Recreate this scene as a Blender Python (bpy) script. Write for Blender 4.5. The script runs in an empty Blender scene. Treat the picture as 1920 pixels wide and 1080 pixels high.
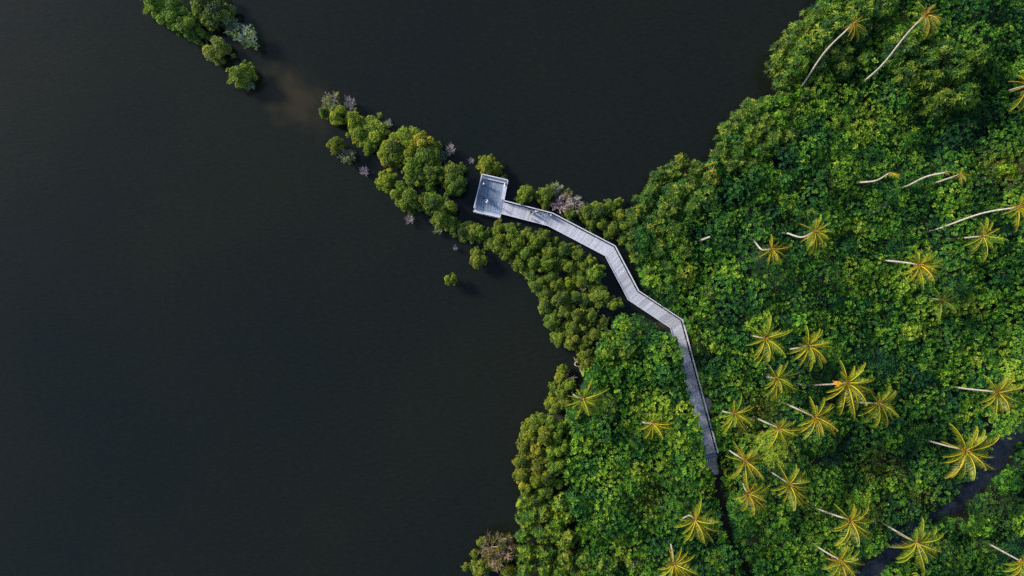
import bpy, math, random
import numpy as np
from mathutils import Vector, Matrix

random.seed(7)
RNG = np.random.default_rng(11)
H = 128.0                      # height of the drone above the water, metres
PX = 0.1                       # metres on the water per photograph pixel
PI = math.pi

def wp(u, v, z=0.0):
    """photo pixel -> real position at height z"""
    s = PX * (H - z) / H
    return Vector(((u - 960) * s, (540 - v) * s, z))

scene = bpy.context.scene
COL = scene.collection

# ------------------------------------------------------------------ materials
def new_mat(name):
    m = bpy.data.materials.new(name)
    m.use_nodes = True
    nt = m.node_tree
    nt.nodes.clear()
    out = nt.nodes.new('ShaderNodeOutputMaterial')
    return m, nt, out

def N(nt, t, **kw):
    n = nt.nodes.new(t)
    for k, v in kw.items():
        if k in n.inputs.keys():
            n.inputs[k].default_value = v
        else:
            setattr(n, k, v)
    return n

def mixrgb(nt, mode, fac, a, b):
    n = nt.nodes.new('ShaderNodeMix')
    n.data_type = 'RGBA'; n.blend_type = mode
    for sock, val in ((n.inputs[0], fac), (n.inputs[6], a), (n.inputs[7], b)):
        if hasattr(val, 'links') or isinstance(val, bpy.types.NodeSocket):
            nt.links.new(val, sock)
        else:
            sock.default_value = val
    return n.outputs[2]

def ramp(nt, fac, stops):
    r = nt.nodes.new('ShaderNodeValToRGB')
    while len(r.color_ramp.elements) < len(stops):
        r.color_ramp.elements.new(0.5)
    for e, (p, c) in zip(r.color_ramp.elements, stops):
        e.position = p; e.color = (*c, 1)
    nt.links.new(fac, r.inputs[0])
    return r.outputs[0]

def leaf_mat(name, stops, dry=(.17, .115, .02), transl=.28, rough=.5, spec=.25):
    m, nt, out = new_mat(name)
    at = N(nt, 'ShaderNodeAttribute', attribute_name='tone')
    sep = nt.nodes.new('ShaderNodeSeparateColor')
    nt.links.new(at.outputs['Color'], sep.inputs[0])
    c = ramp(nt, sep.outputs[0], stops)
    c = mixrgb(nt, 'MIX', sep.outputs[2], c, (*dry, 1))
    v = ramp(nt, sep.outputs[1], [(0, (.72, .74, .78)), (1, (1.28, 1.24, 1.1))])
    c = mixrgb(nt, 'MULTIPLY', 1.0, c, v)
    oi = nt.nodes.new('ShaderNodeObjectInfo')
    c = mixrgb(nt, 'MULTIPLY', 1.0, c, oi.outputs['Color'])
    p = N(nt, 'ShaderNodeBsdfPrincipled')
    p.inputs['Roughness'].default_value = rough
    p.inputs['Specular IOR Level'].default_value = spec
    nt.links.new(c, p.inputs['Base Color'])
    t = nt.nodes.new('ShaderNodeBsdfTranslucent')
    ct = mixrgb(nt, 'MULTIPLY', 1.0, c, (1.25, 1.2, .6, 1))
    nt.links.new(ct, t.inputs['Color'])
    mx = nt.nodes.new('ShaderNodeMixShader'); mx.inputs[0].default_value = transl
    nt.links.new(p.outputs[0], mx.inputs[1]); nt.links.new(t.outputs[0], mx.inputs[2])
    nt.links.new(mx.outputs[0], out.inputs[0])
    return m

M = {}
M['broad'] = leaf_mat('broad_leaves', [(0, (.008, .042, .024)), (.35, (.020, .092, .022)), (.60, (.066, .190, .018)), (.80, (.140, .280, .024)), (1, (.27, .36, .040))], spec=.10)
M['mangrove'] = leaf_mat('mangrove_leaves', [(0, (.024, .056, .022)), (.40, (.082, .152, .024)), (.70, (.178, .235, .028)), (1, (.32, .33, .042))], rough=.55, spec=.2)
M['strap'] = leaf_mat('strap_leaves', [(0, (.014, .050, .024)), (.4, (.040, .110, .020)), (.68, (.125, .200, .020)), (1, (.30, .33, .045))], rough=.45, spec=.18)
M['frond'] = leaf_mat('palm_fronds', [(0, (.030, .075, .016)), (.45, (.095, .150, .018)), (.75, (.26, .26, .020)), (1, (.58, .46, .030))], dry=(.42, .155, .02), transl=.3, rough=.45, spec=.3)

def simple_mat(name, col, rough=.8, spec=.2, noise=None, col2=None, bump=0, tone=False, detail=6, coords='Object', objcol=False):
    m, nt, out = new_mat(name)
    p = N(nt, 'ShaderNodeBsdfPrincipled')
    p.inputs['Roughness'].default_value = rough
    p.inputs['Specular IOR Level'].default_value = spec
    c = None
    if noise:
        tc = nt.nodes.new('ShaderNodeTexCoord')
        nz = nt.nodes.new('ShaderNodeTexNoise')
        nz.inputs['Scale'].default_value = noise; nz.inputs['Detail'].default_value = detail
        nt.links.new(tc.outputs[coords], nz.inputs['Vector'])
        c = ramp(nt, nz.outputs[0], [(.3, col), (.7, col2 or col)])
        if bump:
            b = nt.nodes.new('ShaderNodeBump'); b.inputs['Strength'].default_value = bump; b.inputs['Distance'].default_value = .068
            nt.links.new(nz.outputs[0], b.inputs['Height']); nt.links.new(b.outputs[0], p.inputs['Normal'])
    if tone:
        at = N(nt, 'ShaderNodeAttribute', attribute_name='tone')
        if c is None:
            rgb = nt.nodes.new('ShaderNodeRGB'); rgb.outputs[0].default_value = (*col, 1); c = rgb.outputs[0]
        c = mixrgb(nt, 'MULTIPLY', 1.0, c, at.outputs['Color'])
    if objcol:
        oi = nt.nodes.new('ShaderNodeObjectInfo'); c = mixrgb(nt, 'MULTIPLY', 1.0, c, oi.outputs['Color'])
    if c is None:
        p.inputs['Base Color'].default_value = (*col, 1)
    else:
        nt.links.new(c, p.inputs['Base Color'])
    nt.links.new(p.outputs[0], out.inputs[0])
    return m

M['bark'] = simple_mat('mangrove_bark', (.10, .085, .065), noise=5, col2=(.17, .15, .125), bump=.5)
M['palm_bark'] = simple_mat('palm_bark', (.22, .19, .165), noise=3.5, col2=(.46, .41, .365), bump=.4)
M['dead_twig'] = simple_mat('bare_twigs', (.33, .30, .295), noise=2.0, col2=(.50, .465, .455), objcol=True)
M['drift'] = simple_mat('driftwood', (.36, .25, .22), noise=4, col2=(.55, .44, .40), bump=.4)
M['heart'] = simple_mat('palm_heart_fibre', (.20, .10, .05), noise=9, col2=(.36, .20, .09), bump=.6)
M['coconut'] = simple_mat('coconut_husk', (.46, .17, .02), noise=5, col2=(.60, .27, .03), rough=.5)
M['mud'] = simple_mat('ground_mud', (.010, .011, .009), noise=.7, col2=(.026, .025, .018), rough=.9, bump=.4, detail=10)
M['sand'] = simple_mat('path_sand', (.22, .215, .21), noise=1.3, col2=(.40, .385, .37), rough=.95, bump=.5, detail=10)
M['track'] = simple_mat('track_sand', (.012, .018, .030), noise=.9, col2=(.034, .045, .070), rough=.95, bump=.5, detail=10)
M['wood'] = simple_mat('weathered_planks', (.31, .325, .39), noise=6, col2=(.51, .525, .61), rough=.85, tone=True, bump=.3, detail=9)
M['wood_dark'] = simple_mat('wet_timber', (.10, .095, .095), noise=5, col2=(.20, .19, .19), rough=.85)
M['skin'] = simple_mat('skin', (.30, .17, .11), rough=.55, spec=.35)
M['hair'] = simple_mat('dark_hair', (.012, .010, .009), rough=.5, spec=.4)

def cloth(name, c):
    k = 'cloth_' + name
    if k not in M:
        M[k] = simple_mat(name + '_cloth', c, rough=.9, noise=25, col2=tuple(min(1, x * 1.25) for x in c))
    return M[k]

def water_mat():
    m, nt, out = new_mat('lagoon_water')
    tc = nt.nodes.new('ShaderNodeTexCoord')
    p = N(nt, 'ShaderNodeBsdfPrincipled')
    p.inputs['Roughness'].default_value = .07
    p.inputs['IOR'].default_value = 1.33
    p.inputs['Specular IOR Level'].default_value = .36
    # murk: slow drifts of silt
    nz = nt.nodes.new('ShaderNodeTexNoise'); nz.inputs['Scale'].default_value = .018; nz.inputs['Detail'].default_value = 4
    nt.links.new(tc.outputs['Object'], nz.inputs['Vector'])
    c = ramp(nt, nz.outputs[0], [(.3, (.0048, .0076, .0076)), (.7, (.0086, .0102, .0070))])
    # fine suspended silt drawn out along the wind
    mv = nt.nodes.new('ShaderNodeMapping'); mv.inputs['Rotation'].default_value = (0, 0, math.radians(-17)); mv.inputs['Scale'].default_value = (.5, 1.3, 1)
    nt.links.new(tc.outputs['Object'], mv.inputs['Vector'])
    ns = nt.nodes.new('ShaderNodeTexNoise'); ns.inputs['Scale'].default_value = 1.6; ns.inputs['Detail'].default_value = 9; ns.inputs['Roughness'].default_value = .75
    nt.links.new(mv.outputs[0], ns.inputs['Vector'])
    c = mixrgb(nt, 'MULTIPLY', 1.0, c, ramp(nt, ns.outputs[0], [(.32, (.72, .74, .74)), (.68, (1.32, 1.28, 1.22))]))
    # silt bank lying just under the surface between the two mangrove islets
    c0 = wp(548, 185)
    mp = nt.nodes.new('ShaderNodeMapping'); mp.vector_type = 'TEXTURE'
    mp.inputs['Location'].default_value = (c0.x, c0.y, 0)
    mp.inputs['Rotation'].default_value = (0, 0, math.radians(-34))
    mp.inputs['Scale'].default_value = (10.5, 6.5, 10)
    nt.links.new(tc.outputs['Object'], mp.inputs['Vector'])
    ln = nt.nodes.new('ShaderNodeVectorMath'); ln.operation = 'LENGTH'
    nt.links.new(mp.outputs[0], ln.inputs[0])
    n2 = nt.nodes.new('ShaderNodeTexNoise'); n2.inputs['Scale'].default_value = .35; n2.inputs['Detail'].default_value = 7
    nt.links.new(tc.outputs['Object'], n2.inputs['Vector'])
    ad = nt.nodes.new('ShaderNodeMath'); ad.operation = 'MULTIPLY_ADD'
    nt.links.new(n2.outputs[0], ad.inputs[0]); ad.inputs[1].default_value = 1.1
    sub = nt.nodes.new('ShaderNodeMath'); sub.operation = 'SUBTRACT'; sub.inputs[1].default_value = .55
    nt.links.new(ln.outputs['Value'], sub.inputs[0]); nt.links.new(sub.outputs[0], ad.inputs[2])
    mr = nt.nodes.new('ShaderNodeMapRange'); mr.interpolation_type = 'SMOOTHSTEP'
    mr.inputs['From Min'].default_value = .05; mr.inputs['From Max'].default_value = 1.05
    mr.inputs['To Min'].default_value = .8; mr.inputs['To Max'].default_value = 0
    nt.links.new(ad.outputs[0], mr.inputs[0])
    c = mixrgb(nt, 'MIX', mr.outputs[0], c, (.030, .025, .013, 1))
    nt.links.new(c, p.inputs['Base Color'])
    # wind ripples
    m2 = nt.nodes.new('ShaderNodeMapping'); m2.inputs['Rotation'].default_value = (0, 0, math.radians(-17)); m2.inputs['Scale'].default_value = (.42, 1.15, 1)
    nt.links.new(tc.outputs['Object'], m2.inputs['Vector'])
    r1 = nt.nodes.new('ShaderNodeTexNoise'); r1.inputs['Scale'].default_value = 2.2; r1.inputs['Detail'].default_value = 5; r1.inputs['Roughness'].default_value = .65
    nt.links.new(m2.outputs[0], r1.inputs['Vector'])
    b = nt.nodes.new('ShaderNodeBump'); b.inputs['Strength'].default_value = .36; b.inputs['Distance'].default_value = .068
    r2 = nt.nodes.new('ShaderNodeTexNoise'); r2.inputs['Scale'].default_value = .45; r2.inputs['Detail'].default_value = 3
    nt.links.new(m2.outputs[0], r2.inputs['Vector'])
    sm = nt.nodes.new('ShaderNodeMath'); sm.operation = 'MULTIPLY_ADD'; sm.inputs[1].default_value = 1.0
    nt.links.new(r2.outputs[0], sm.inputs[0]); nt.links.new(r1.outputs[0], sm.inputs[2])
    # cat's paws: gusts roughen some stretches more than others
    r3 = nt.nodes.new('ShaderNodeTexNoise'); r3.inputs['Scale'].default_value = .05; r3.inputs['Detail'].default_value = 3
    nt.links.new(tc.outputs['Object'], r3.inputs['Vector'])
    g3 = nt.nodes.new('ShaderNodeMapRange'); g3.inputs['From Min'].default_value = .35; g3.inputs['From Max'].default_value = .65; g3.inputs['To Min'].default_value = .2; g3.inputs['To Max'].default_value = .6
    nt.links.new(r3.outputs[0], g3.inputs[0]); nt.links.new(g3.outputs[0], b.inputs['Strength'])
    nt.links.new(sm.outputs[0], b.inputs['Height']); nt.links.new(b.outputs[0], p.inputs['Normal'])
    nt.links.new(p.outputs[0], out.inputs[0])
    return m
M['water'] = water_mat()

# ------------------------------------------------------------------ mesh helpers
class MB:
    def __init__(self):
        self.v = []; self.f = []; self.t = []
    def add(self, verts, faces, tone=(1, 1, 1)):
        o = len(self.v)
        self.v += [tuple(x) for x in verts]
        self.f += [tuple(i + o for i in q) for q in faces]
        self.t += [tone] * len(verts)
    def hexa(self, b, t, tone=(1, 1, 1)):
        """b, t: four bottom / four top corners"""
        self.add(list(b) + list(t), [(3, 2, 1, 0), (4, 5, 6, 7), (0, 1, 5, 4), (1, 2, 6, 5), (2, 3, 7, 6), (3, 0, 4, 7)], tone)
    def beam(self, a, b, w, h, tone=(1, 1, 1)):
        """box from a to b (centre of its section), w wide, h tall"""
        a = Vector(a); b = Vector(b); d = (b - a).normalized()
        up = Vector((0, 0, 1)) if abs(d.z) < .9 else Vector((0, 1, 0))
        s = d.cross(up).normalized(); u = s.cross(d)
        c = [s * (w / 2) * i + u * (h / 2) * j for i, j in ((-1, -1), (1, -1), (1, 1), (-1, 1))]
        self.hexa([a + x for x in c], [b + x for x in c], tone)
    def tube(self, pts, rad, n=6, tone=(1, 1, 1), cap=True):
        pts = [Vector(p) for p in pts]
        o = len(self.v); prev = None
        for i, p in enumerate(pts):
            d = (pts[min(i + 1, len(pts) - 1)] - pts[max(i - 1, 0)]).normalized()
            if prev is None:
                prev = d.orthogonal().normalized()
            s = (prev - d * prev.dot(d)).normalized(); prev = s
            t = d.cross(s)
            for k in range(n):
                a = 2 * PI * k / n
                self.v.append(tuple(p + (s * math.cos(a) + t * math.sin(a)) * rad[i])); self.t.append(tone)
        for i in range(len(pts) - 1):
            for k in range(n):
                self.f.append((o + i * n + k, o + i * n + (k + 1) % n, o + (i + 1) * n + (k + 1) % n, o + (i + 1) * n + k))
        if cap:
            self.f.append(tuple(o + k for k in reversed(range(n))))
            self.f.append(tuple(o + (len(pts) - 1) * n + k for k in range(n)))
    def ball(self, c, r, nu=8, nv=6, sc=(1, 1, 1), tone=(1, 1, 1)):
        o = len(self.v); c = Vector(c)
        for j in range(nv + 1):
            a = PI * j / nv
            for k in range(nu):
                b = 2 * PI * k / nu
                self.v.append((c.x + r * sc[0] * math.sin(a) * math.cos(b), c.y + r * sc[1] * math.sin(a) * math.sin(b), c.z + r * sc[2] * math.cos(a)))
                self.t.append(tone)
        for j in range(nv):
            for k in range(nu):
                self.f.append((o + j * nu + k, o + (j + 1) * nu + k, o + (j + 1) * nu + (k + 1) % nu, o + j * nu + (k + 1) % nu))
    def mesh(self, name, mat, smooth=False):
        me = bpy.data.meshes.new(name)
        me.from_pydata(self.v, [], self.f)
        at = me.attributes.new('tone', 'FLOAT_COLOR', 'POINT')
        at.data.foreach_set('color', np.array([(*t, 1) for t in self.t], dtype=np.float32).ravel())
        me.materials.append(mat)
        if smooth:
            me.polygons.foreach_set('use_smooth', [True] * len(me.polygons))
        me.update()
        return me

def np_mesh(name, verts, quads, tones, mat):
    me = bpy.data.meshes.new(name)
    nv, nf = len(verts), len(quads)
    me.vertices.add(nv); me.vertices.foreach_set('co', verts.astype(np.float32).ravel())
    me.loops.add(nf * 4); me.loops.foreach_set('vertex_index', quads.astype(np.int32).ravel())
    me.polygons.add(nf); me.polygons.foreach_set('loop_start', np.arange(0, nf * 4, 4, dtype=np.int32))
    me.polygons.foreach_set('loop_total', np.full(nf, 4, dtype=np.int32))
    at = me.attributes.new('tone', 'FLOAT_COLOR', 'POINT')
    at.data.foreach_set('color', np.hstack([tones, np.ones((nv, 1))]).astype(np.float32).ravel())
    me.materials.append(mat)
    me.update(calc_edges=True)
    return me

def norm(a):
    return a / np.maximum(np.linalg.norm(a, axis=-1, keepdims=True), 1e-6)

def rosettes(c, ax, k, L, W, tilt, rad0, tone, dry, rng, droop=.25, bend=False):
    """k leaves round each centre c (n,3) with axis ax (n,3). returns verts, quads, tones"""
    n = len(c)
    ref = np.where(np.abs(ax[:, 2:3]) < .9, np.array([[0, 0, 1.]]), np.array([[1., 0, 0]]))
    u = norm(np.cross(ref, ax)); v = np.cross(ax, u)
    ph = (np.arange(k)[None, :] / k * 2 * PI) + rng.uniform(0, 2 * PI, (n, 1)) + rng.normal(0, .25, (n, k))
    ti = np.radians(rng.uniform(tilt[0], tilt[1], (n, k)))
    rd = u[:, None, :] * np.cos(ph)[..., None] + v[:, None, :] * np.sin(ph)[..., None]
    d = norm(rd * np.sin(ti)[..., None] + ax[:, None, :] * np.cos(ti)[..., None])
    sd = norm(np.cross(np.broadcast_to(ax[:, None, :], d.shape), d))
    l = (L * rng.uniform(.7, 1.2, (n, k)))[..., None]
    w = (W * rng.uniform(.75, 1.2, (n, k)))[..., None]
    base = c[:, None, :] + rd * rad0 * rng.uniform(.3, 1, (n, k))[..., None]
    dn = np.array([0, 0, -1.])
    mid = base + d * l * .5
    tip = base + d * l + dn * l * droop
    if bend:
        P = np.stack([base + sd * w * .2, base - sd * w * .2, mid - sd * w * .5, mid + sd * w * .5, tip - sd * w * .12, tip + sd * w * .12], axis=2)
        m = 6; q = np.array([[0, 1, 2, 3], [3, 2, 4, 5]])
    else:
        P = np.stack([base, mid - sd * w * .5, tip, mid + sd * w * .5], axis=2)
        m = 4; q = np.array([[0, 1, 2, 3]])
    V = P.reshape(-1, 3)
    nl = n * k
    Q = (np.arange(nl)[:, None, None] * m + q[None]).reshape(-1, 4)
    T = np.stack([np.clip(tone[:, None] + rng.normal(0, .08, (n, k)), 0, 1), rng.uniform(0, 1, (n, k)), np.broadcast_to(dry[:, None], (n, k))], axis=-1)
    T = np.repeat(T.reshape(-1, 3), m, axis=0)
    return V, Q, T

def join_np(parts):
    V = []; Q = []; T = []; o = 0
    for v, q, t in parts:
        V.append(v); Q.append(q + o); T.append(t); o += len(v)
    return np.vstack(V), np.vstack(Q), np.vstack(T)

def link(name, me, parent=None, loc=(0, 0, 0), rz=0.0, color=None):
    o = bpy.data.objects.new(name, me); COL.objects.link(o)
    o.location = loc; o.rotation_euler = (0, 0, rz)
    if parent is not None: o.parent = parent
    if color is not None: o.color = (*color, 1)
    return o

def tag(o, label=None, cat=None, group=None, kind=None):
    if label: o['label'] = label
    if cat: o['category'] = cat
    if group: o['group'] = group
    if kind: o['kind'] = kind
    return o

def thing(name, label, cat, loc, group=None, rz=0.0, scale=(1, 1, 1)):
    o = bpy.data.objects.new(name, None); COL.objects.link(o)
    o.empty_display_size = .3
    o.location = loc; o.rotation_euler = (0, 0, rz); o.scale = scale
    return tag(o, label, cat, group)

# ------------------------------------------------------------------ geometry of the place
def polyw(px, z):
    return np.array([wp(u, v, z)[:2] for u, v in px])

def inside(poly, p):
    x, y = p[:, 0], p[:, 1]; r = np.zeros(len(p), bool)
    for (x0, y0), (x1, y1) in zip(poly, np.roll(poly, -1, axis=0)):
        c = ((y0 > y) != (y1 > y)) & (x < (x1 - x0) * (y - y0) / (y1 - y0 + 1e-12) + x0)
        r ^= c
    return r

def seg_dist(pts, p, closed=False, widths=None):
    """least (distance - width) from p to the polyline"""
    best = np.full(len(p), 1e9)
    n = len(pts) if closed else len(pts) - 1
    for i in range(n):
        a = np.array(pts[i]); b = np.array(pts[(i + 1) % len(pts)])
        ab = b - a
        t = np.clip(((p - a) @ ab) / max(ab @ ab, 1e-9), 0, 1)
        d = np.linalg.norm(p - (a + t[:, None] * ab), axis=1)
        if widths is not None:
            d = d - (widths[i] + (widths[i + 1] - widths[i]) * t)
        best = np.minimum(best, d)
    return best

LAND = [(1600, -140), (1530, 30), (1485, 75), (1472, 130), (1475, 172), (1410, 205), (1378, 240), (1355, 290), (1300, 318), (1252, 335), (1228, 370),
        (1206, 405), (1200, 440), (1205, 500), (1222, 545), (1250, 580), (1240, 612), (1205, 596), (1165, 588), (1135, 622), (1112, 662), (1105, 700), (1085, 735),
        (1050, 762), (1034, 790), (990, 832), (982, 900), (980, 1000), (975, 1140), (900, 1500), (7000, 1500), (7000, -140)]
JUNGLE = [(1600, -140), (1525, 25), (1480, 75), (1466, 130), (1470, 168), (1405, 203), (1372, 240), (1350, 290), (1300, 316), (1250, 335), (1225, 370), (1203, 400),
          (1192, 440), (1196, 500), (1214, 548), (1250, 575), (1290, 598), (1270, 640), (1235, 615), (1200, 592), (1165, 590), (1135, 622), (1115, 660), (1105, 690), (1085, 730),
          (1072, 765), (1070, 800), (1062, 850), (1056, 905), (1072, 945), (1082, 985), (1085, 1030), (1090, 1075), (1085, 1240), (2130, 1240), (2130, -140)]
DECK_Z = 1.25
C_LINE = [(940, 389.5), (1031, 413), (1142.5, 471.5), (1186, 554.5), (1266.5, 608), (1331, 850)]
JET = [wp(u, v, DECK_Z) for u, v in C_LINE]
JETXY = [tuple(p[:2]) for p in JET]
TRACK = [(2040, 735), (1975, 775), (1935, 798), (1890, 826), (1856, 880), (1822, 916), (1798, 946), (1745, 968), (1712, 986), (1680, 1030), (1650, 1060), (1612, 1092), (1560, 1140), (1500, 1210)]
TRACK_W = [1.9, 1.9, 1.9, 1.8, 1.3, 1.15, .8, .45, .6, 1.1, 1.35, 1.5, 1.5, 1.5]
PATH = [(1331, 846), (1334, 868), (1341, 890), (1350, 930), (1358, 975), (1366, 1010), (1390, 1050), (1420, 1110), (1440, 1200)]
PATH_W = [.95, 1.15, .75, .6, .7, .55, .5, .5, .5]

def wob(x, y, s, seed):
    r = np.random.default_rng(seed); a = 0
    for i in range(6):
        k = r.uniform(.5, 1.7) * s; th = r.uniform(0, 2 * PI); ph = r.uniform(0, 2 * PI)
        a = a + np.sin((x * math.cos(th) + y * math.sin(th)) * k + ph)
    return a / 2.4

land_poly = polyw(LAND, 0.3)
def land_h(x, y):
    p = np.stack([np.ravel(x), np.ravel(y)], axis=1)
    d = seg_dist(land_poly, p, closed=True)
    d = np.where(inside(land_poly, p), d, -d)
    z = np.clip(d * .22 + .05, -1.6, .42) + np.where(d > 1.5, .06, 0) * wob(p[:, 0], p[:, 1], .25, 3)
    return z.reshape(np.shape(x))

# water
mb = MB(); S = 2500
mb.add([(-S, -S, 0), (S, -S, 0), (S, S, 0), (-S, S, 0)], [(0, 1, 2, 3)])
tag(link('water', mb.mesh('water', M['water'])), 'dark still lagoon water with faint wind ripples and a silty shallow patch', None, None, 'structure')

# ground sheet
gx = np.concatenate([[-300, -120, -60], np.arange(-30, 132, 1.0), [150, 200, 320, 520]])
gy = np.concatenate([[-520, -300, -160, -100], np.arange(-80, 81, 1.0), [100, 160, 300, 520]])
X, Y = np.meshgrid(gx, gy)
Zg = land_h(X, Y)
Vg = np.stack([X, Y, Zg], axis=-1).reshape(-1, 3)
ii, jj = np.meshgrid(np.arange(len(gy) - 1), np.arange(len(gx) - 1), indexing='ij')
b = (ii * len(gx) + jj).ravel()
Qg = np.stack([b, b + 1, b + 1 + len(gx), b + len(gx)], axis=1)
gm = np_mesh('ground', Vg, Qg, np.ones((len(Vg), 3)), M['mud'])
gm.polygons.foreach_set('use_smooth', [True] * len(gm.polygons))
tag(link('ground', gm), 'dark damp forest floor under the shore vegetation', None, None, 'structure')

def ribbon(name, px, ws, mat, lift, label, extra=0.0):
    pts = [wp(u, v, .4) for u, v in px]
    P = []; Wd = []
    for i in range(len(pts) - 1):
        n = max(2, int((pts[i + 1] - pts[i]).length / .5))
        for k in range(n):
            t = k / n; P.append(pts[i].lerp(pts[i + 1], t)); Wd.append(ws[i] + (ws[i + 1] - ws[i]) * t + extra)
    P.append(pts[-1]); Wd.append(ws[-1] + extra)
    m = MB(); nc = 7; vs = []
    for i, p in enumerate(P):
        d = (P[min(i + 1, len(P) - 1)] - P[max(i - 1, 0)]); d.z = 0; d.normalize()
        s = Vector((-d.y, d.x, 0))
        for k in range(nc):
            t = k / (nc - 1) * 2 - 1
            e = Wd[i] * (1 + .16 * math.sin(i * .9 + t) + .1 * math.sin(i * 2.3 + 3 * t))
            q = p + s * e * t
            vs.append((q.x, q.y, 0))
    va = np.array(vs); va[:, 2] = land_h(va[:, 0], va[:, 1]) + lift * np.tile(1 - .8 * np.abs(np.linspace(-1, 1, nc)) ** 4, len(P))
    fs = [(i * nc + k, i * nc + k + 1, (i + 1) * nc + k + 1, (i + 1) * nc + k) for i in range(len(P) - 1) for k in range(nc - 1)]
    m.add(va, [tuple(reversed(f)) for f in fs])
    return tag(link(name, m.mesh(name, mat, True)), label, None, None, 'structure')

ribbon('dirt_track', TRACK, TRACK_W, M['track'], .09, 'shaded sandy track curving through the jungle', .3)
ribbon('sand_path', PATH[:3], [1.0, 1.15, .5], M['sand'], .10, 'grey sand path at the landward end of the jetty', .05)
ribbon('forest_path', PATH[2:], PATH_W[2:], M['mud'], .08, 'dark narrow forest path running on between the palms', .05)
ribbon('sand_clearing', [(1310, 738), (1322, 755), (1321, 775)], [.9, 1.7, 1.0], M['sand'], .10, 'small patch of bare grey sand beside the jetty handrail')

# ------------------------------------------------------------------ jungle undergrowth (one mass)
jp = polyw(JUNGLE, 4.0)
track_g = [tuple(wp(u, v, .4)[:2]) for u, v in TRACK]
track_t = [tuple(wp(u, v, 4.6)[:2]) for u, v in TRACK]
path_g = [tuple(wp(u, v, .4)[:2]) for u, v in PATH]
path_t = [tuple(wp(u, v, 4.0)[:2]) for u, v in PATH]
CLR = wp(1322, 757, .4); CLR_T = wp(1322, 757, 3.5)
SHORE_LOW = polyw([(1050, 665), (1092, 660), (1100, 700), (1085, 735), (1060, 725), (1045, 690)], 2)

def allowed(p, grow=0.0):
    ok = inside(jp, p)
    ok &= seg_dist(JETXY, p) > 1.50 + grow
    for k in (0, .35, .7, 1.05, 1.4):
        tr = [tuple(np.array(a) * (1 - k) + np.array(b) * k) for a, b in zip(track_g, track_t)]
        ok &= seg_dist(tr, p, widths=[x * .6 for x in TRACK_W]) > .0 + grow
        pa = [tuple(np.array(a) * (1 - k) + np.array(b) * k) for a, b in zip(path_g, path_t)]
        ok &= seg_dist(pa, p, widths=[x if j < 2 else x * max(.05, .85 - .75 * k) for j, x in enumerate(PATH_W)]) > .05 + grow
        c = np.array(CLR[:2]) * (1 - k) + np.array(CLR_T[:2]) * k
        ok &= np.linalg.norm(p - c, axis=1) > 1.3 + grow
    ok &= ~inside(SHORE_LOW, p)
    return ok

bx0, bx1, by0, by1 = jp[:, 0].min(), jp[:, 0].max(), jp[:, 1].min(), jp[:, 1].max()
sp = 2.7
bgx, bgy = np.meshgrid(np.arange(bx0, bx1, sp), np.arange(by0, by1, sp))
bc = np.stack([bgx.ravel(), bgy.ravel()], axis=1) + RNG.uniform(-1.1, 1.1, (bgx.size, 2))
bc = bc[allowed(bc, .2)]
br = RNG.uniform(1.4, 3.9, len(bc)); ba = RNG.uniform(1.4, 3.2, len(bc))
bh = 4.3 + 1.3 * wob(bc[:, 0], bc[:, 1], .16, 5) + 1.2 * wob(bc[:, 0], bc[:, 1], .55, 6) + RNG.uniform(-1.3, 1.1, len(bc)) + (br - 2.5) * .6
bk = RNG.choice(3, len(bc), p=[.66, .19, .15])        # broad, strap or small leaved growth
bl = np.where(bk == 2, RNG.uniform(.6, .75, len(bc)), RNG.uniform(.8, 1.35, len(bc)))
dtr = seg_dist(track_g, bc)
bank = np.array([p[0] * .62 + p[1] for p in bc])           # the bank on the sunny side carries taller growth
near = np.exp(-(np.maximum(dtr - 3.2, 0) / 2.2) ** 2)
sunny = np.zeros(len(bc), bool)
for i_, p_ in enumerate(bc):
    j_ = np.argmin([np.hypot(p_[0] - a[0], p_[1] - a[1]) for a in track_g]); a_ = track_g[j_]
    sunny[i_] = (p_[0] - a_[0]) * -.87 + (p_[1] - a_[1]) * .49 > 0
bh = np.where(sunny, np.maximum(bh, 4.8) + 2.3 * near, np.minimum(bh, 5.0) - .6 * near)
for u_, v_, r_, s_ in ((1840, 250, 7, 2.0), (1760, 270, 5, 1.6), (1590, 120, 5, 1.2)):      # hollows below the tall trees
    c_ = wp(u_, v_, 4.5); bh = bh - s_ * np.exp(-(np.hypot(bc[:, 0] - c_.x, bc[:, 1] - c_.y) / r_) ** 2)
js = np.array(JETXY[-2:]); jd = seg_dist(JETXY[-2:], bc)
lakeside = ((bc - js[0]) @ np.array([-(js[1] - js[0])[1], (js[1] - js[0])[0]])) < 0
bh = bh + np.where(lakeside, 2.6, -.4) * np.exp(-(np.maximum(jd - 2.5, 0) / 2.6) ** 2)
bt = RNG.normal(0, .16, len(bc)) - .06 * (bk == 1)

def canopy(p):
    h = np.full(len(p), -1.0); g = np.zeros((len(p), 2)); w = np.zeros(len(p), int)
    for i in range(0, len(p), 4000):
        q = p[i:i + 4000]
        d = q[:, None, :] - bc[None]
        d2 = (d ** 2).sum(-1) / br ** 2
        hh = np.where(d2 < 1.9, bh - ba * d2, .8 - d2 * .01)
        k = hh.argmax(1); r = np.arange(len(q))
        h[i:i + 4000] = hh[r, k]; w[i:i + 4000] = k
        g[i:i + 4000] = (2 * ba[k] / br[k] ** 2)[:, None] * d[r, k]
    return h, g, w

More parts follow.
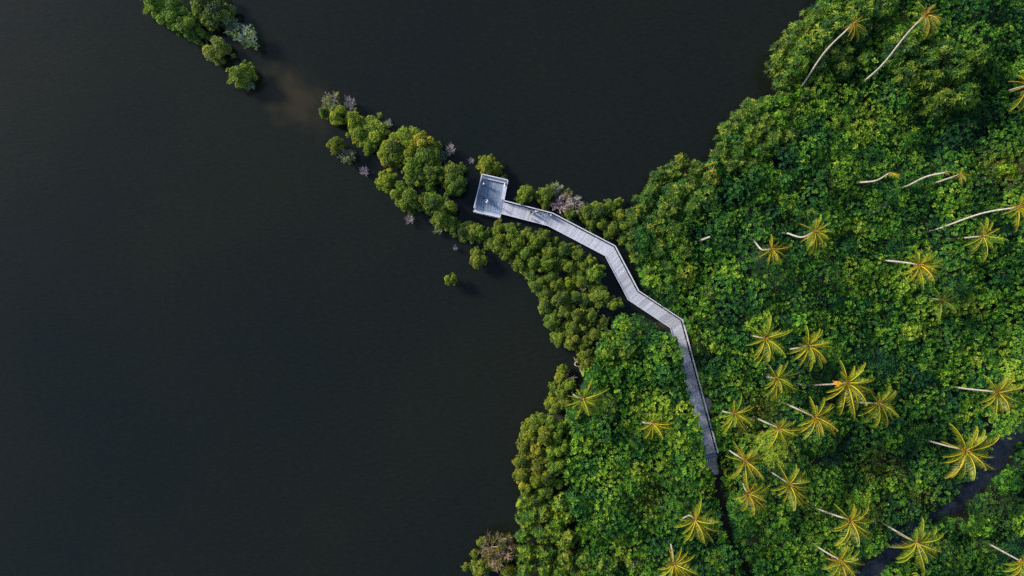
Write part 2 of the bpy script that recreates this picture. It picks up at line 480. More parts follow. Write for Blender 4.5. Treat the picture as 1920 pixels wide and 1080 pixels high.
PAINTED_SHADE = [  # shade patches painted into the leaf tone, negative ones brighten: pixel, radius m, strength
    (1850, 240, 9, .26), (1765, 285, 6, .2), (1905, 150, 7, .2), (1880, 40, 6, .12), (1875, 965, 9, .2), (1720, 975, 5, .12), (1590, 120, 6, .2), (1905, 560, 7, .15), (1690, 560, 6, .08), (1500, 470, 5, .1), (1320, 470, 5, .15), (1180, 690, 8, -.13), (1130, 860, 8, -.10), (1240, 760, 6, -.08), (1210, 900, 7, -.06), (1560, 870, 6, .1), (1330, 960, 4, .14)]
SPOTS = [  # drier or browner patches of canopy: pixel, radius m, strength
    (1430, 765, 2.6, .45), (1650, 880, 3.6, .35), (1880, 318, 3.4, .5), (1400, 800, 2.5, .4), (1630, 215, 2.5, .3), (1215, 945, 2.6, .35), (1870, 950, 3.5, .18),
    (1290, 650, 3, .18), (1730, 930, 2.5, .3), (1560, 340, 2, .2), (1640, 960, 2, .4), (1480, 190, 3, .35), (1850, 990, 3, .2)]

def undergrowth():
    parts = []
    area = (bx1 - bx0) * (by1 - by0)
    def layer(p, dep, kk, L, W, tb, tilt, rad0, jit, droop=.2, lobes=1):
        h, g, w = canopy(p)
        fine = wob(p[:, 0], p[:, 1], 1.6, 9) * .22
        up = RNG.normal(0, jit, len(p))
        z = np.maximum(h + fine + up - RNG.uniform(dep[0], dep[1], len(p)), .6)
        n3 = norm(np.stack([g[:, 0], g[:, 1], np.full(len(p), 1.25)], axis=1) + RNG.normal(0, .20, (len(p), 3)))
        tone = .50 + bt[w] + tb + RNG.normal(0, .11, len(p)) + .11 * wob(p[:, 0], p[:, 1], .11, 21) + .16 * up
        for u, v, r, s in PAINTED_SHADE:
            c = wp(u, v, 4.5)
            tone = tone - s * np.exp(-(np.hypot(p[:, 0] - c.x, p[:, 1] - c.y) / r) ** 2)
        dry = np.zeros(len(p))
        for u, v, r, s in SPOTS:
            c = wp(u, v, 4.5)
            d = np.hypot(p[:, 0] - c.x, p[:, 1] - c.y) / r
            dry = np.maximum(dry, s * np.exp(-d ** 2) * RNG.uniform(.2, 1.6, len(p)))
        dry += (RNG.random(len(p)) < .015) * .4
        c3 = np.column_stack([p, z])
        for k in range(lobes):
            cc = c3 if lobes == 1 else c3 + RNG.normal(0, 1, c3.shape) * np.array([.19, .19, .09])
            for kind in (0, 1):
                i_ = (bk[w] == 1) == bool(kind)
                if kind and lobes == 1 and tb < -.2: continue
                ls = (bl[w][i_] if lobes > 1 else np.maximum(bl[w][i_], 1.0))[:, None]
                if kind:
                    parts.append(rosettes(cc[i_], n3[i_], 9 if lobes > 1 else 8, L * 1.75 * ls, W * .42 * ls, tilt, rad0 * .6, np.clip(tone[i_], 0, 1), np.clip(dry[i_], 0, 1), RNG, droop + .2))
                else:
                    parts.append(rosettes(cc[i_], n3[i_], kk, L * ls, W * ls, tilt, rad0, np.clip(tone[i_], 0, 1), np.clip(dry[i_], 0, 1), RNG, droop))
    gs = .70                     # leafy heads, one to a grid cell
    qx, qy = np.meshgrid(np.arange(bx0, bx1, gs), np.arange(by0, by1, gs))
    p = np.stack([qx.ravel(), qy.ravel()], axis=1) + RNG.uniform(-.33, .33, (qx.size, 2))
    p = p[allowed(p)]
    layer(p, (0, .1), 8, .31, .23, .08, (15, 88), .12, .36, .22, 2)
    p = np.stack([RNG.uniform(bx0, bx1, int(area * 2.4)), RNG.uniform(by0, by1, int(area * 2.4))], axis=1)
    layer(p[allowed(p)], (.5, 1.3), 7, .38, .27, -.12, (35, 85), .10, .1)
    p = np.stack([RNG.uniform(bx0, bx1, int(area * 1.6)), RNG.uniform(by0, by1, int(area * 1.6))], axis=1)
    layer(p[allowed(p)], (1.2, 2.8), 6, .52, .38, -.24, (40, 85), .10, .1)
    # foliage hanging down the open sides (track banks, jetty side, water edge)
    p = np.stack([RNG.uniform(bx0, bx1, int(area * 5)), RNG.uniform(by0, by1, int(area * 5))], axis=1)
    ok = allowed(p) & ~allowed(p, .9)
    p = p[ok]; h, g, w = canopy(p)
    z = RNG.uniform(.5, 1, len(p)) * np.maximum(h, 1.4) * RNG.uniform(.35, 1, len(p)) + .3
    n3 = norm(np.stack([g[:, 0] * 1.5, g[:, 1] * 1.5, np.full(len(p), 1.0)], axis=1) + RNG.normal(0, .4, (len(p), 3)))
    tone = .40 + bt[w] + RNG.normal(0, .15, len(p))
    parts.append(rosettes(np.column_stack([p, z]), n3, 7, .36, .26, (40, 85), .1, np.clip(tone, 0, 1), np.zeros(len(p)), RNG, .25))
    V, Q, T = join_np(parts)
    print('undergrowth quads', len(Q))
    return np_mesh('undergrowth', V, Q, T, M['broad'])

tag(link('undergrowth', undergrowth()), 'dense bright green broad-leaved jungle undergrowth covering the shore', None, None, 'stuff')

# ------------------------------------------------------------------ tree kinds
def lump_dome(seed, R, base, top, n, lr, flat=1.0):
    r = np.random.default_rng(seed); L = []
    hgt = top - base
    for i in range(n):
        a = i * 2.399963 + r.uniform(-.4, .4)
        q = math.sqrt((i + .4) / n)
        rad = R * (1 - lr * .85) * q * r.uniform(.88, 1.08)
        rr = R * lr * r.uniform(.75, 1.25)
        z = base + hgt * (1 - flat * .62 * q ** 2.2) - rr * .8 + r.uniform(-.12, .12) * hgt
        L.append((rad * math.cos(a), rad * math.sin(a), z, rr))
    return np.array(L)

def lump_points(L, dens, rng, zmin=-.35, squash=.85):
    P = []; A = []; W = []
    for i, (x, y, z, rr) in enumerate(L):
        n = int(dens * rr * rr * 4 * PI * .65)
        d = norm(rng.normal(0, 1, (n, 3))); d = d[d[:, 2] > zmin]
        p = np.array([x, y, z]) + d * rr * np.array([1, 1, squash]) * rng.uniform(.82, 1.06, (len(d), 1))
        keep = np.ones(len(p), bool)
        for j, (x2, y2, z2, r2) in enumerate(L):
            if j != i:
                keep &= np.linalg.norm(p - (x2, y2, z2), axis=1) > r2 * .78
        P.append(p[keep]); A.append(d[keep]); W.append(np.full(keep.sum(), i))
    return np.vstack(P), np.vstack(A), np.concatenate(W)

def stems_mesh(name, L, seed, r0, mat, roots=0, root_r=.8, sink=.8):
    rng = random.Random(seed); m = MB()
    fork = Vector((rng.uniform(-.1, .1), rng.uniform(-.1, .1), max(.5, float(L[:, 2].mean()) * .38)))
    m.tube([(0, 0, -sink), (fork.x * .4, fork.y * .4, fork.z * .5), fork], [r0 * 1.25, r0, r0 * .85], 8)
    for x, y, z, rr in L[::max(1, len(L) // 9)]:
        e = Vector((x, y, z)); mid = fork.lerp(e, .5) + Vector((rng.uniform(-.15, .15), rng.uniform(-.15, .15), .15))
        m.tube([fork - Vector((0, 0, .05)), mid, e], [r0 * .55, r0 * .38, r0 * .12], 5)
        for k in range(2):
            t = e + Vector((rng.uniform(-1, 1), rng.uniform(-1, 1), rng.uniform(0, .8))) * rr * .8
            m.tube([mid.lerp(e, .6), t], [r0 * .2, r0 * .07], 4)
    for k in range(roots):
        a = 2 * PI * k / roots + rng.uniform(-.3, .3); q = root_r * rng.uniform(.6, 1)
        m.tube([(0, 0, fork.z * .7), (q * .55 * math.cos(a), q * .55 * math.sin(a), fork.z * .45), (q * math.cos(a), q * math.sin(a), -sink)], [r0 * .35, r0 * .3, r0 * .22], 5)
    return m.mesh(name, mat, True)

KINDS = {}
def make_kinds():
    for s in range(7):     # fine-leaved mangrove
        rng = np.random.default_rng(100 + s)
        L = lump_dome(s, 1.65, .7, 3.5, rng.integers(13, 21), .29)
        L[:, :2] += rng.normal(0, .21, (len(L), 2)); L[:, 2] += rng.normal(0, .22, len(L)); L[:, 3] *= rng.uniform(.75, 1.3, len(L))
        no = 9; ao = rng.uniform(0, 2 * PI, no); ro = 1.65 * rng.uniform(.82, 1.14, no)
        L = np.vstack([L, np.column_stack([ro * np.cos(ao), ro * np.sin(ao), rng.uniform(1.0, 2.4, no), rng.uniform(.16, .34, no)])])
        p, a, w = lump_points(L, 46, rng)
        ax = norm(a + np.array([0, 0, .55]) + rng.normal(0, .25, a.shape))
        tn = .54 + rng.normal(0, .15, len(L))[w] + rng.normal(0, .15, len(p))
        v, q, t = rosettes(p, ax, 6, .21, .115, (30, 80), .06, np.clip(tn, 0, 1), np.clip(rng.normal(-.05, .12, len(p)), 0, .5), rng, .15)
        KINDS.setdefault('m', []).append((np_mesh('mangrove_crown', v, q, t, M['mangrove']), stems_mesh('mangrove_trunk', L, s, .10, M['bark'], 5, .9), 1.65, 3.5))
    for s in range(6):     # tree with rosettes of long strap leaves
        rng = np.random.default_rng(200 + s)
        L = lump_dome(20 + s, 2.9, 2.0, 6.2, rng.integers(11, 16), .36, .9)
        p, a, w = lump_points(L, 2.1, rng, -.25)
        ax = norm(a + np.array([0, 0, .5]) + rng.normal(0, .2, a.shape))
        tn = .58 + rng.normal(0, .12, len(L))[w] + rng.normal(0, .20, len(p))
        A_ = rosettes(p, ax, 14, .80, .135, (25, 85), .05, np.clip(tn, 0, 1), np.clip(rng.normal(-.1, .12, len(p)), 0, .4), rng, .34, True)
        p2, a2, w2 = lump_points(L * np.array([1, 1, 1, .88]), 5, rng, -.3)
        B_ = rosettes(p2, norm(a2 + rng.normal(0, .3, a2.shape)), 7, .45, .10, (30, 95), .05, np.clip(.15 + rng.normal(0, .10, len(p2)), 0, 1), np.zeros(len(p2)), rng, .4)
        v, q, t = join_np([A_, B_])
        KINDS.setdefault('s', []).append((np_mesh('strap_leaf_crown', v, q, t, M['strap']), stems_mesh('shore_trunk', L, 40 + s, .17, M['bark'], 6, .9, .4), 2.9, 6.2))
    for s in range(5):     # broad-leaved tree
        rng = np.random.default_rng(300 + s)
        L = lump_dome(40 + s, 2.6, 1.6, 5.6, rng.integers(12, 18), .35, .9)
        p, a, w = lump_points(L, 6.5, rng, -.3)
        ax = norm(a + np.array([0, 0, .6]) + rng.normal(0, .22, a.shape))
        tn = .55 + rng.normal(0, .12, len(L))[w] + rng.normal(0, .17, len(p))
        A_ = rosettes(p, ax, 8, .36, .26, (35, 82), .10, np.clip(tn, 0, 1), np.clip(rng.normal(-.12, .12, len(p)), 0, .5), rng, .2)
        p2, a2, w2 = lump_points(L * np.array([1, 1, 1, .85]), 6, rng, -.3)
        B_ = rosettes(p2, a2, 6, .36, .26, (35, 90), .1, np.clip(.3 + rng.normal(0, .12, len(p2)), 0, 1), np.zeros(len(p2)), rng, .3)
        v, q, t = join_np([A_, B_])
        KINDS.setdefault('b', []).append((np_mesh('broad_leaf_crown', v, q, t, M['broad']), stems_mesh('broad_trunk', L, 60 + s, .15, M['bark'], 0, .8, .4), 2.6, 5.6))
    for s in range(5):     # bare twiggy shrub with a few leaves left
        r = random.Random(400 + s); m = MB(); tips = []
        stem = MB()
        def grow(p, d, ln, rad, lev, mbx):
            e = p + d * ln
            mid = p.lerp(e, .5) + Vector((r.uniform(-1, 1), r.uniform(-1, 1), r.uniform(-1, 1))) * ln * .08
            mbx.tube([p, mid, e], [rad, rad * .8, rad * .55], 3 if lev > 0 else 5, cap=False)
            if lev == 3:
                tips.append(e); return
            for k in range(4 if lev < 2 else 3):
                nd = (d + Vector((r.uniform(-1, 1), r.uniform(-1, 1), r.uniform(-.45, .8))) * .85).normalized()
                q = p.lerp(e, r.uniform(.45, 1))
                grow(q, nd, ln * r.uniform(.5, .78), max(.011, rad * .7), lev + 1, m)
        for k in range(11):
            a = 2 * PI * k / 11 + r.uniform(-.3, .3); t = r.uniform(.35, 1.0)
            grow(Vector((0, 0, .15)), Vector((math.cos(a) * t, math.sin(a) * t, 1)).normalized(), r.uniform(.7, 1.05), .032, 0, stem)
        stem.tube([(0, 0, -.8), (.03, 0, -.2), (0, .02, .2)], [.11, .10, .09], 6)
        rng = np.random.default_rng(420 + s)
        KINDS.setdefault('d', []).append((m.mesh('bare_twigs', M['dead_twig']), stem.mesh('bare_stems', M['dead_twig']), 1.5, 2.4))
        tp = np.array(tips); tp = tp[rng.random(len(tp)) < .30]
        v, q, t = rosettes(tp, norm(rng.normal(0, .5, tp.shape) + np.array([0, 0, 1.])), 5, .17, .09, (30, 90), .05, np.clip(rng.normal(.5, .2, len(tp)), 0, 1), np.zeros(len(tp)), rng)
        KINDS.setdefault('d_leaf', []).append(np_mesh('sparse_leaves', v, q, t, M['mangrove']))
make_kinds()

ORD = ['first', 'second', 'third', 'fourth', 'fifth', 'sixth', 'seventh', 'eighth', 'ninth', 'tenth', 'eleventh', 'twelfth', 'thirteenth', 'fourteenth', 'fifteenth', 'sixteenth', 'seventeenth', 'eighteenth', 'nineteenth', 'twentieth', 'twenty-first', 'twenty-second']
NAMES = {'m': ('mangrove', 'mangrove'), 's': ('shore_tree', 'tree'), 'b': ('broadleaf_tree', 'tree'), 'd': ('bare_shrub', 'shrub')}
cnt = {}
def tree(kind, u, v, r, label, group, color=(1, 1, 1), zs=1.0, leafy=0.0):
    """u, v: pixel of the crown's middle, r: crown radius in pixels"""
    cnt[kind] = cnt.get(kind, 0) + 1
    lib = KINDS[kind]; i = (cnt[kind] * 3 + int(u) + int(v)) % len(lib)
    crown, trunk, R, top = lib[i]
    rm = r * PX * .965 * {'m': 1.02, 'd': 1.22}.get(kind, 1.0)
    s = rm / R
    ax_, ay_ = (random.uniform(.82, 1.2), random.uniform(.82, 1.2)) if kind == 'm' else (random.uniform(.92, 1.1), random.uniform(.92, 1.1))
    if kind == 'm': zs *= random.uniform(.8, 1.25)
    sz = max(.35, min(1.25 * max(1, zs), (.45 + .55 * s) * zs)) if kind != 'd' else max(.3, .35 + .65 * s) * zs
    zc = top * sz * .68
    p = wp(u, v, zc)
    gz = max(float(land_h(np.array([p.x]), np.array([p.y]))[0]), 0.0) - (.05 if kind != 's' else 0)
    nm, cat = NAMES[kind]
    o = thing(nm, label, cat, (p.x, p.y, gz), group, random.uniform(0, 2 * PI), (s * ax_, s * ay_, sz))
    j = lambda c: tuple(max(0, x * random.uniform(.92, 1.08)) for x in c)
    link('crown' if kind != 'd' else 'twigs', crown, o, color=j(color))
    link('trunk' if kind != 'd' else 'stem', trunk, o, color=(1, 1, 1))
    if kind == 'd' and leafy:
        link('leaves', KINDS['d_leaf'][i], o, color=color)
    return o

def row(kind, fmt, group, pts, color=(1, 1, 1), zs=1.0):
    for i, q in enumerate(pts):
        tree(q[3] if len(q) > 3 else kind, q[0], q[1], q[2], fmt.format(ORD[i]), group, q[4] if len(q) > 4 else color, zs)

YG = (1.42, 1.32, .8); OL = (1.2, 1.05, .95); DG = (.75, .9, .95); GG = (.92, 1.08, 1.22); LG = (1.5, 1.45, 1.3); BR = (1.3, .98, .9)

# --- islet at the top edge
g = 'mangroves on the far islet'
tree('m', 290, 4, 27, 'outermost dark green mangrove of the long thicket cut by the top edge of the photo', g, (.95, 1.15, .9))
tree('m', 318, 24, 30, 'biggest mangrove in the middle of the long thicket at the top edge', g, (.95, 1.15, .9))
tree('m', 347, 45, 24, 'mangrove in the lower half of the long thicket at the top edge', g, (.9, 1.1, .9))
tree('m', 367, 63, 17, 'small dark mangrove ending the long thicket, above the round grey-fringed mangrove', g, (.8, 1, .9))
tree('m', 385, 3, 28, 'mangrove cut by the top edge, across the narrow channel from the long thicket', g, (.9, 1.05, 1))
tree('m', 405, 22, 26, 'mangrove with greyish patches above the two pale bare shrubs of the far islet', g, (1, 1, 1.35))
tree('d', 434, 47, 16, 'grey-green thin shrub between a mangrove and the palest blue-grey shrub', g, GG, 1.2, 1)
tree('d', 463, 68, 23, 'palest blue-grey bare shrub, largest of its kind on the far islet', g, GG, 1.2, 1)
tree('m', 406, 92, 24, 'round green mangrove with a grey twiggy fringe below the long thicket', g, (1.05, 1.05, 1.1))
tree('d', 392, 98, 15, 'low grey twigs fringing the open-water side of the round far islet mangrove', g, GG, .9, 1)
tree('m', 449, 139, 21, 'last lone mangrove of the far islet, next to the brown silty shallows', g, (1.05, 1.1, 1))
tree('d', 467, 158, 11, 'small bluish bare shrub beside the last lone mangrove near the shallows', g, GG, 1, 1)
# --- middle islets
g = 'mangroves on the middle islets'
tree('d', 616, 190, 20, 'large grey bare shrub at the tip of the middle islet facing the silty shallows', g, (1.1, 1.02, 1.1), 1.3, 1)
tree('d', 654, 193, 14, 'pinkish bare shrub beside the large grey one at the middle islet tip', g, (1, 1, 1), 1.2)
tree('m', 607, 210, 8, 'tiny green shrub tucked under the large grey bare shrub', g, (1, 1.1, 1))
tree('m', 631, 215, 20, 'yellow-green mangrove directly below the large grey bare shrub', g, YG)
tree('m', 667, 226, 22, 'bright yellow-green mangrove, upper lobe of the dome over the middle islet', g, YG)
tree('m', 698, 240, 24, 'bright green mangrove on the lake-facing lobe beside a tiny isolated pink shrub', g, (1.25, 1.25, .9))
tree('m', 676, 247, 22, 'yellow-green mangrove in the middle of the middle islet dome', g, YG)
tree('m', 689, 268, 19, 'green mangrove, lowest lobe of the middle islet dome', g, (1.2, 1.3, .9))
tree('d', 727, 229, 9, 'tiny isolated pink bare shrub off the middle islet dome', g, (1, 1, 1), 1, 0)
tree('m', 627, 271, 17, 'small olive mangrove paired with a grey bare shrub below the middle islet', g, OL)
tree('d', 649, 293, 17, 'grey bare shrub touching the small olive mangrove', g, (1, 1.02, 1.1), 1.1, 1)
tree('d', 682, 321, 10, 'lone grey bare shrub in open water below the grey and olive pair', g, (1, 1, 1.08), 1, 0)
g = 'mangroves of the large dome beside the platform'
tree('m', 738, 282, 22, 'yellow-green mangrove on the middle-islet end of the largest mangrove dome', g, YG)
tree('m', 768, 264, 24, 'yellow-green mangrove crowning the top edge of the largest dome', g, YG)
tree('m', 790, 268, 22, 'yellow mangrove with a tan fringe at the upper rim of the largest dome', g, (1.5, 1.2, .9))
tree('m', 764, 292, 25, 'bright green mangrove in the very middle of the largest dome', g, (1.25, 1.25, .9))
tree('m', 795, 296, 26, 'green mangrove in the shaded half of the largest dome', g, (1.05, 1.1, .9))
tree('m', 778, 316, 22, 'green mangrove on the lower rim of the largest dome', g, (1, 1.1, .9))
tree('m', 806, 324, 21, 'dark green mangrove where the largest dome meets a separate round mangrove', g, DG)
tree('d', 767, 249, 10, 'tan twiggy shrub poking out at the top of the largest dome', g, BR, 1.6, 1)
tree('d', 826, 290, 12, 'grey-green thin shrub on the platform side of the largest dome', g, GG, 1, 1)
tree('d', 843, 281, 12, 'pink-grey bare shrub beyond the grey-green one beside the largest dome', g, (1, 1, 1), 1)
tree('m', 806, 350, 13, 'small dark mangrove below the largest dome', g, DG)
tree('m', 850, 326, 20, 'upper half of the separate dark round mangrove between dome and platform', g, (.95, .95, .9), 1.55)
tree('m', 852, 345, 21, 'lower half of the separate dark round mangrove between dome and platform', g, DG, 1.5)
tree('d', 884, 301, 6, 'tiny pale bare twig shrub above the platform corner', g, (1, 1, 1), 1)
tree('m', 911, 309, 19, 'yellow-green mangrove leaning over the top rail of the platform', g, YG)
tree('m', 929, 316, 12, 'small olive mangrove beside the yellow-green one at the platform top rail', g, OL)
tree('m', 944, 332, 6, 'tiny grey-green shrub at the top corner of the platform', g, GG)
# --- chain
g = 'mangroves in the chain running to the platform'
tree('m', 722, 338, 18, 'yellow-green round mangrove that starts the chain curving towards the platform', g, YG)
row('m', 'dark green mangrove in the chain below the largest dome, {0} from its yellow-green end', g,
    [(750, 358, 17), (768, 371, 20), (792, 378, 17), (812, 381, 21), (832, 390, 19), (826, 409, 20), (846, 423, 16), (868, 432, 20), (886, 434, 16), (903, 437, 16)], (.95, 1.0, .95))
tree('d', 822, 430, 10, 'grey thin shrub on the open-water side of the chain', g, GG, 1, 1)
tree('d', 768, 411, 10, 'pinkish bare shrub alone in the water below the chain', g, (1, 1, 1), 1)
tree('d', 853, 465, 6, 'tiny pink twig shrub in the water above the lone olive mangrove', g, (1, 1, 1), 1)
tree('m', 894, 484, 16, 'lone olive mangrove standing off the clump below the platform', g, OL)
tree('m', 845, 524, 12, 'farthest lone yellow-olive mangrove out in the open water', g, YG)
# --- big clump below the walkway
g = 'mangroves in the clump below the walkway'
row('m', 'mangrove of the clump row lining the walkway water gap, {0} from the platform', g,
    [(933, 431, 15), (957, 434, 15), (983, 440, 15), (1019, 442, 12), (1041, 453, 9), (1060, 469, 15), (1082, 477, 15), (1106, 489, 16), (1114, 513, 17), (1119, 553, 21), (1151, 569, 13)], (1, 1.05, .95))
row('m', 'mangrove of the clump row along the open water, {0} from the platform', g,
    [(930, 458, 17), (951, 474, 15), (971, 493, 15), (993, 514, 16), (1010, 532, 15), (1022, 550, 14), (1024, 574, 15), (1036, 602, 16), (1048, 630, 14), (1071, 641, 16), (1096, 645, 13)], (1.1, 1.08, 1))
row('m', 'mangrove of the upper inner row of the clump, {0} from the platform', g,
    [(968, 457, 17), (986, 474, 16), (1006, 455, 15), (1029, 470, 16), (1000, 493, 14), (1024, 497, 16), (1047, 490, 14), (1066, 501, 14), (1084, 513, 14), (1094, 496, 13)], (1.05, 1.1, .9))
row('m', 'rounded mangrove in the lower inner row of the clump, {0} from its top', g,
    [(1033, 519, 15), (1044, 534, 14, 'm', YG), (1066, 533, 13, 'm', YG), (1090, 529, 13), (1051, 560, 15), (1077, 559, 13), (1096, 565, 13), (1060, 582, 14), (1084, 590, 15), (1072, 614, 15), (1093, 614, 13), (1114, 628, 13), (1110, 594, 15), (1132, 604, 14), (1141, 632, 12)], (1.05, 1.05, .95))
tree('d', 1095, 540, 9, 'small grey bare shrub buried inside the clump below the walkway', g, (1, 1, 1.2), 2.0, 1)
# --- strip above the walkway
g = 'shrubs on the upper side of the walkway'
tree('m', 985, 363, 17, 'green mangrove standing alone above the walkway, next to the platform', g, (1.15, 1.15, .95))
tree('m', 975, 374, 8, 'low dark shrub between the lone green mangrove and the walkway rail', g, DG)
tree('m', 1024, 364, 14, 'yellow-olive mangrove at the platform end of the dry shrub thicket', g, OL)
tree('m', 1026, 382, 11, 'olive mangrove between the dry shrub thicket and the standing people', g, OL)
tree('d', 1040, 352, 14, 'pale grey bare shrub at the lake edge of the dry thicket', g, (1.05, 1.05, 1.1), 1.3, 1)
tree('d', 1053, 380, 21, 'largest pinkish brown bare shrub in the dry thicket', g, (1.08, .95, .95), 1.4)
tree('d', 1083, 380, 19, 'pinkish bare shrub at the landward end of the dry thicket', g, (1.05, .97, .98), 1.4)
tree('d', 1064, 366, 12, 'thin olive-leaved shrub in the middle of the dry thicket', g, OL, 1.2, 1)
tree('m', 1067, 399, 12, 'green mangrove between the dry thicket and the walkway rail', g, (1, 1.05, 1))
row('m', 'mangrove between dry thicket and leafy headland, lake-side row, {0} from the platform', g,
    [(1100, 398, 15), (1122, 396, 15), (1145, 389, 14), (1158, 380, 9), (1163, 404, 17)], (1, 1.05, .9))
row('m', 'mangrove between dry thicket and leafy headland, walkway-side row, {0} from the platform', g,
    [(1110, 420, 12), (1131, 418, 14), (1149, 427, 14), (1140, 440, 8), (1170, 425, 14), (1168, 448, 11)], (.85, .95, .9))
# --- headland beside the walkway bend
g = 'strap-leaved trees of the walkway headland'
row('s', 'strap-leaved tree at the lake edge of the headland, {0} along from the dry thicket', g,
    [(1190, 408, 19), (1208, 382, 20), (1222, 358, 19), (1236, 330, 18), (1262, 322, 18), (1277, 304, 18), (1304, 318, 19), (1330, 335, 21)], (1.1, 1.08, 1))
row('s', 'strap-leaved tree in the second row of the headland, {0} along from the walkway', g,
    [(1196, 440, 20), (1228, 425, 24), (1248, 396, 24), (1263, 368, 24), (1290, 350, 22), (1318, 372, 26), (1296, 392, 22)], (1, 1.05, 1))
row('s', 'dark strap-leaved tree beside the walkway rail, {0} from the sharp upper bend', g,
    [(1186, 462, 13), (1200, 484, 17), (1218, 510, 17), (1214, 530, 12), (1240, 545, 15), (1262, 560, 14)], DG)
row('s', 'strap-leaved tree in the inner row of the headland, {0} from the lake', g,
    [(1262, 432, 26), (1235, 465, 24), (1278, 470, 25), (1250, 500, 20), (1283, 515, 22, 's', YG)], (.9, 1, 1))
# --- shoulder of the coast
g = 'trees on the middle shoulder of the shore'
row('s', 'lush tree at the water edge of the middle shore, {0} above the small orange frond', g,
    [(1350, 292, 18), (1358, 268, 18), (1374, 244, 20), (1390, 222, 20), (1412, 204, 21), (1440, 198, 20, 'b'), (1468, 192, 18, 'b', YG), (1492, 180, 15, 'b', YG)], (1.1, 1.1, 1))
row('s', 'lush tree set back from the middle shore, {0} above the small orange frond', g,
    [(1368, 312, 20), (1385, 285, 22), (1403, 256, 24), (1430, 232, 24), (1460, 222, 22, 'b', YG), (1425, 285, 24), (1450, 262, 23), (1400, 312, 19), (1480, 258, 22)], (1, 1.05, 1))
# --- upper headland
g = 'tall trees on the upper headland'
row('s', 'tall tree round the lake edge of the upper headland, {0} from its lower end', g,
    [(1468, 150, 21), (1460, 118, 21), (1474, 88, 23), (1500, 62, 24), (1524, 38, 24), (1556, 18, 26), (1590, -4, 28)], (1, 1.1, .9), 1.15)
row('s', 'tall tree in the second row of the upper headland, {0} from its lower end', g,
    [(1494, 128, 24), (1510, 96, 26), (1540, 72, 28), (1570, 50, 29), (1612, 30, 30), (1650, 10, 30)], (.95, 1.1, .9), 1.5)
row('s', 'tall tree between the two long leaning palms, {0} from the lake', g,
    [(1534, 118, 25), (1570, 95, 28), (1606, 72, 28), (1644, 48, 28), (1576, 130, 23), (1622, 108, 24)], DG, 1.05)
row('s', 'tall tree beyond the second leaning palm trunk, {0} from the lake side', g,
    [(1688, 92, 30), (1716, 62, 26), (1728, 118, 30), (1766, 100, 30), (1742, 152, 28), (1700, 140, 24), (1782, 140, 28), (1800, 178, 28), (1760, 190, 24), (1822, 110, 26)], (.95, 1.1, .95), 1.55)
# --- lower shore
g = 'trees along the lower shore'
row('m', 'mangrove around the driftwood inlet, {0} down the shore', g,
    [(1098, 662, 15, 'm', OL), (1102, 680, 17, 'm', OL), (1055, 694, 9, 'm', YG), (1050, 710, 12, 'm', YG), (1068, 722, 13, 'm', (1.1, 1.2, .9)), (1038, 724, 10), (1052, 735, 14), (1040, 757, 15, 'm', YG), (1060, 755, 13), (1030, 760, 8, 'm', YG)], (1.05, 1.05, .95))
row('b', 'leafy tree just inland of the driftwood inlet, {0} down the shore', g,
    [(1136, 660, 20, 's'), (1120, 706, 24), (1152, 706, 22), (1172, 655, 20, 's'), (1078, 778, 18), (1140, 762, 20, 's'), (1112, 800, 20)], (1, 1.1, 1))
row('m', 'mangrove on the lower lake shore, {0} below the palm by the inlet', g,
    [(1010, 792, 16), (1035, 795, 15, 'm', (1.0, 1.2, .9)), (992, 812, 18, 'm', (1.4, 1.12, .95)), (1022, 818, 18, 'm', (1.4, 1.12, .95)), (1042, 822, 14, 'm', (1.0, 1.2, .9)), (982, 838, 15, 'm', OL), (1006, 842, 17, 'm', (1.4, 1.12, .95)), (1034, 848, 16, 'm', (1.0, 1.2, .9)),
     (981, 866, 14, 'm', OL), (1006, 872, 17, 'm', OL), (1036, 876, 15, 'm', GG), (980, 892, 14, 'm', OL), (1004, 900, 17, 'm', YG), (984, 916, 14, 'm', YG), (1024, 922, 16, 'm', (1.0, 1.2, .9)), (1052, 800, 14, 'm', (.95, 1.2, .9)), (1058, 838, 14, 'm', (.95, 1.2, .9)), (1022, 858, 14), (1050, 868, 14, 'm', (.95, 1.2, .9)), (1024, 895, 15), (1002, 935, 15), (1040, 905, 14, 'm', (.95, 1.2, .9))], (1.3, 1.2, .95), 1.2)
row('s', 'spiky yellow-green tree at the lake edge near the bottom, {0} down the shore', g,
    [(984, 944, 17), (986, 974, 19), (982, 1004, 17), (988, 1036, 19), (986, 1066, 19), (1000, 958, 15), (988, 1090, 19)], (1.5, 1.42, .9), 1.0)
row('s', 'spiky tree in the second row near the bottom shore, {0} down the shore', g,
    [(1052, 944, 20), (1018, 960, 20), (1044, 974, 18), (1016, 1000, 22), (1060, 1010, 22), (1022, 1036, 20), (1058, 1048, 20, 's', (1.2, 1.2, .9)), (1020, 1068, 20), (1092, 1050, 18, 's', DG), (1140, 1058, 24, 's', DG), (1190, 1055, 20, 's', (1, 1.1, 1)), (1040, 1000, 18), (1048, 1078, 20), (1066, 966, 17), (1080, 1078, 18)], (1.42, 1.38, .9), 1.0)
g = 'shrubs on the bottom islet'
tree('d', 930, 1042, 34, 'big pinkish brown bare shrub filling the bottom islet', g, (.72, .55, .52), 1.15, 1)
tree('d', 950, 1020, 20, 'brown bare shrub between the bottom islet and the shore', g, (.75, .58, .5), 1.05, 1)
tree('m', 905, 1019, 9, 'small green shrub at the top tip of the bottom islet', g, OL)
tree('m', 889, 1040, 8, 'small olive shrub on the open-water rim of the bottom islet', g, OL)
tree('m', 874, 1064, 7, 'outermost tiny green shrub off the bottom islet', g, OL)
tree('m', 900, 1066, 18, 'green mangrove at the bottom edge, in front of the big bare shrub', g, (1.15, 1.15, .95))
